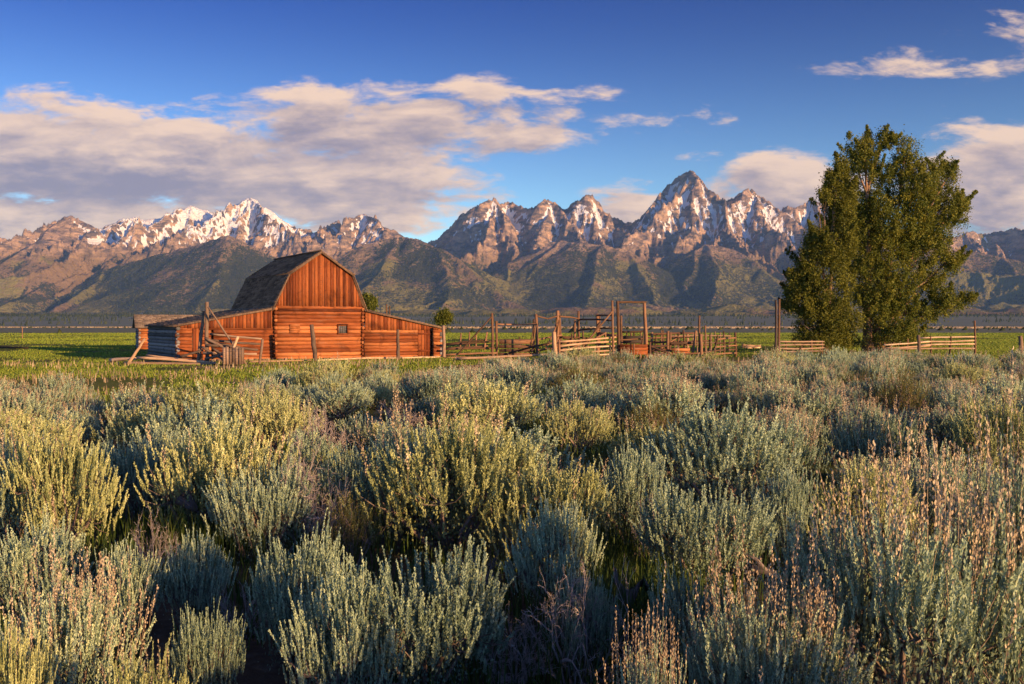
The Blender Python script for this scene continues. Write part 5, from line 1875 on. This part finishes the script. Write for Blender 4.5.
# ------------------------------------------------------------------ grasses
GRASS = leaf_mat('grass_blade', (0.020, 0.040, 0.008), (0.05, 0.085, 0.014), (0.10, 0.12, 0.022), 0.35)
MEADOW = leaf_mat('meadow_blade', (0.09, 0.145, 0.014), (0.20, 0.26, 0.028), (0.34, 0.34, 0.055), 0.35)
STRAW = leaf_mat('straw', (0.20, 0.14, 0.08), (0.38, 0.28, 0.165), (0.52, 0.42, 0.27), 0.3)


def blades(x, y, h, w, rng, lean=0.35):
    n = len(x)
    z = ground_z(x, y)
    a = rng.uniform(0, 6.28, n)
    d = np.stack([np.cos(a), np.sin(a), np.zeros(n)], 1)
    s = np.stack([-np.sin(a + .6), np.cos(a + .6), np.zeros(n)], 1)
    b = np.stack([x, y, z - .01], 1)
    le = rng.uniform(.1, 1, n)[:, None] * lean
    up = np.array([0, 0, 1.0])
    H = h[:, None]
    Wd = w[:, None]
    m = b + up * H * .6 + d * H * le * .35
    tp = b + up * H * (1 - .25 * le) + d * H * le
    v = np.stack([b - s * Wd, b + s * Wd, m - s * Wd * .75, m + s * Wd * .75, tp], 1).reshape(-1, 3)
    i = np.arange(n) * 5
    q = np.stack([i, i + 1, i + 3, i + 2], 1)
    t = np.stack([i + 2, i + 3, i + 4], 1)
    return v, q, t, np.repeat(rng.random(n), 5)


def grass_object(name, label, mat, parts):
    V, Q, T, C = [], [], [], []
    n = 0
    for v, q, t, c in parts:
        V.append(v)
        Q.append(q + n)
        T.append(t + n)
        C.append(c)
        n += len(v)
    me = mesh_np(name, np.concatenate(V), [(np.concatenate(Q), 0), (np.concatenate(T), 0)], [mat], {'tint': np.concatenate(C)})
    tag(link(name, me), label, 'grass', kind='stuff')


g = np.random.default_rng(12)
# green blades between the near shrubs
n = 42000
y = 2.5 * (34 / 2.5) ** g.random(n)
x = g.uniform(-.62, .62, n) * y + g.normal(0, 2.2, n) * (y < 14)
k = fbm(x / 1.6, y / 1.6, 3, 33) > 0.47
x, y = x[k], y[k]
near_p = blades(x, y, g.uniform(.12, .38, len(x)), 0.0035 + 0.0004 * y, g)
tx, ty = [], []
for (px, yb, w, cnt_) in [(640, 640, 90, 700), (610, 690, 90, 500), (215, 560, 90, 500), (690, 690, 80, 350), (660, 560, 60, 240)]:
    Y0 = CAM_H * F / (yb - HZ)
    tx.append((px - 512) / F * Y0 + g.normal(0, w / F * Y0 / 2, cnt_))
    ty.append(Y0 + g.normal(0, .4, cnt_))
tx, ty = np.concatenate(tx), np.concatenate(ty)
tall_p = blades(tx, ty, g.uniform(.3, .62, len(tx)), np.full(len(tx), .0048), g, .55)
grass_object('sage_grass', 'green grass blades growing in the gaps between the sagebrush', GRASS, [near_p, tall_p])
# meadow turf, coarser with distance
n = 520000
y = 27 * (345 / 27) ** (g.random(n) ** 0.9)
x = g.uniform(-.62, .62, n) * y
k = (y > 30 + 8 * g.random(n)) & (fbm(x / 9, y / 14, 4, 44) + g.normal(0, .04, n) > .39)
x, y = x[k], y[k]
hh = g.uniform(.03, .11, len(x)) * (1 + y / 220)
mead_p = blades(x, y, hh, .0035 + .00026 * y, g, .5)
grass_object('meadow_grass', 'short bright green turf of the meadow round the barn', MEADOW, [mead_p])
# straw coloured seed grass along the sage edge, on the flats beyond the meadow
n = 14000
y = 24 * (70 / 24) ** g.random(n)
x = g.uniform(-.62, .62, n) * y
k = fbm(x / 4, y / 6, 3, 66) > .52
x, y = x[k], y[k]
straw_p = blades(x, y, g.uniform(.15, .42, len(x)), .003 + .00032 * y, g, .3)
n = 26000
y = 1000 * (2900 / 1000) ** g.random(n)
x = g.uniform(-.62, .62, n) * y
k = (fbm(x / 260, y / 150, 3, 68) > .34) & ((x / y > -.1) | ((y > 1500) & (y < 2400)))
far_p = blades(x[k], y[k], g.uniform(.5, 1.3, k.sum()), g.uniform(1.0, 3.0, k.sum()), g, .3)
grass_object('dry_grass', 'straw coloured dry grass at the sage edge and on the far flats', STRAW, [straw_p, far_p])


# ------------------------------------------------------------------ morning haze
def build_haze():
    m = bpy.data.materials.new('haze')
    m.use_nodes = True
    t = NT(m.node_tree)
    t.n.clear()
    out = t.new('ShaderNodeOutputMaterial')
    pv = t.new('ShaderNodeVolumePrincipled')
    pv.inputs['Color'].default_value = (0.26, 0.50, 1.0, 1)
    pv.inputs['Density'].default_value = HAZE
    pv.inputs['Anisotropy'].default_value = 0.0
    t.l.new(pv.outputs[0], out.inputs['Volume'])
    x0, x1, y0, y1, z0, z1 = -14500, 14500, -400, 15900, -12, 2450
    v = [(x, y, z) for z in (z0, z1) for y in (y0, y1) for x in (x0, x1)]
    f = [(0, 2, 3, 1), (4, 5, 7, 6), (0, 1, 5, 4), (2, 6, 7, 3), (0, 4, 6, 2), (1, 3, 7, 5)]
    me = mesh_np('haze', np.array(v), [(np.array(f), 0)], [m])
    o = link('haze', me)
    tag(o, 'thin blue morning haze lying over the whole valley', 'haze', kind='stuff')


HAZE = 1.7e-5
if HAZE > 0:
    build_haze()
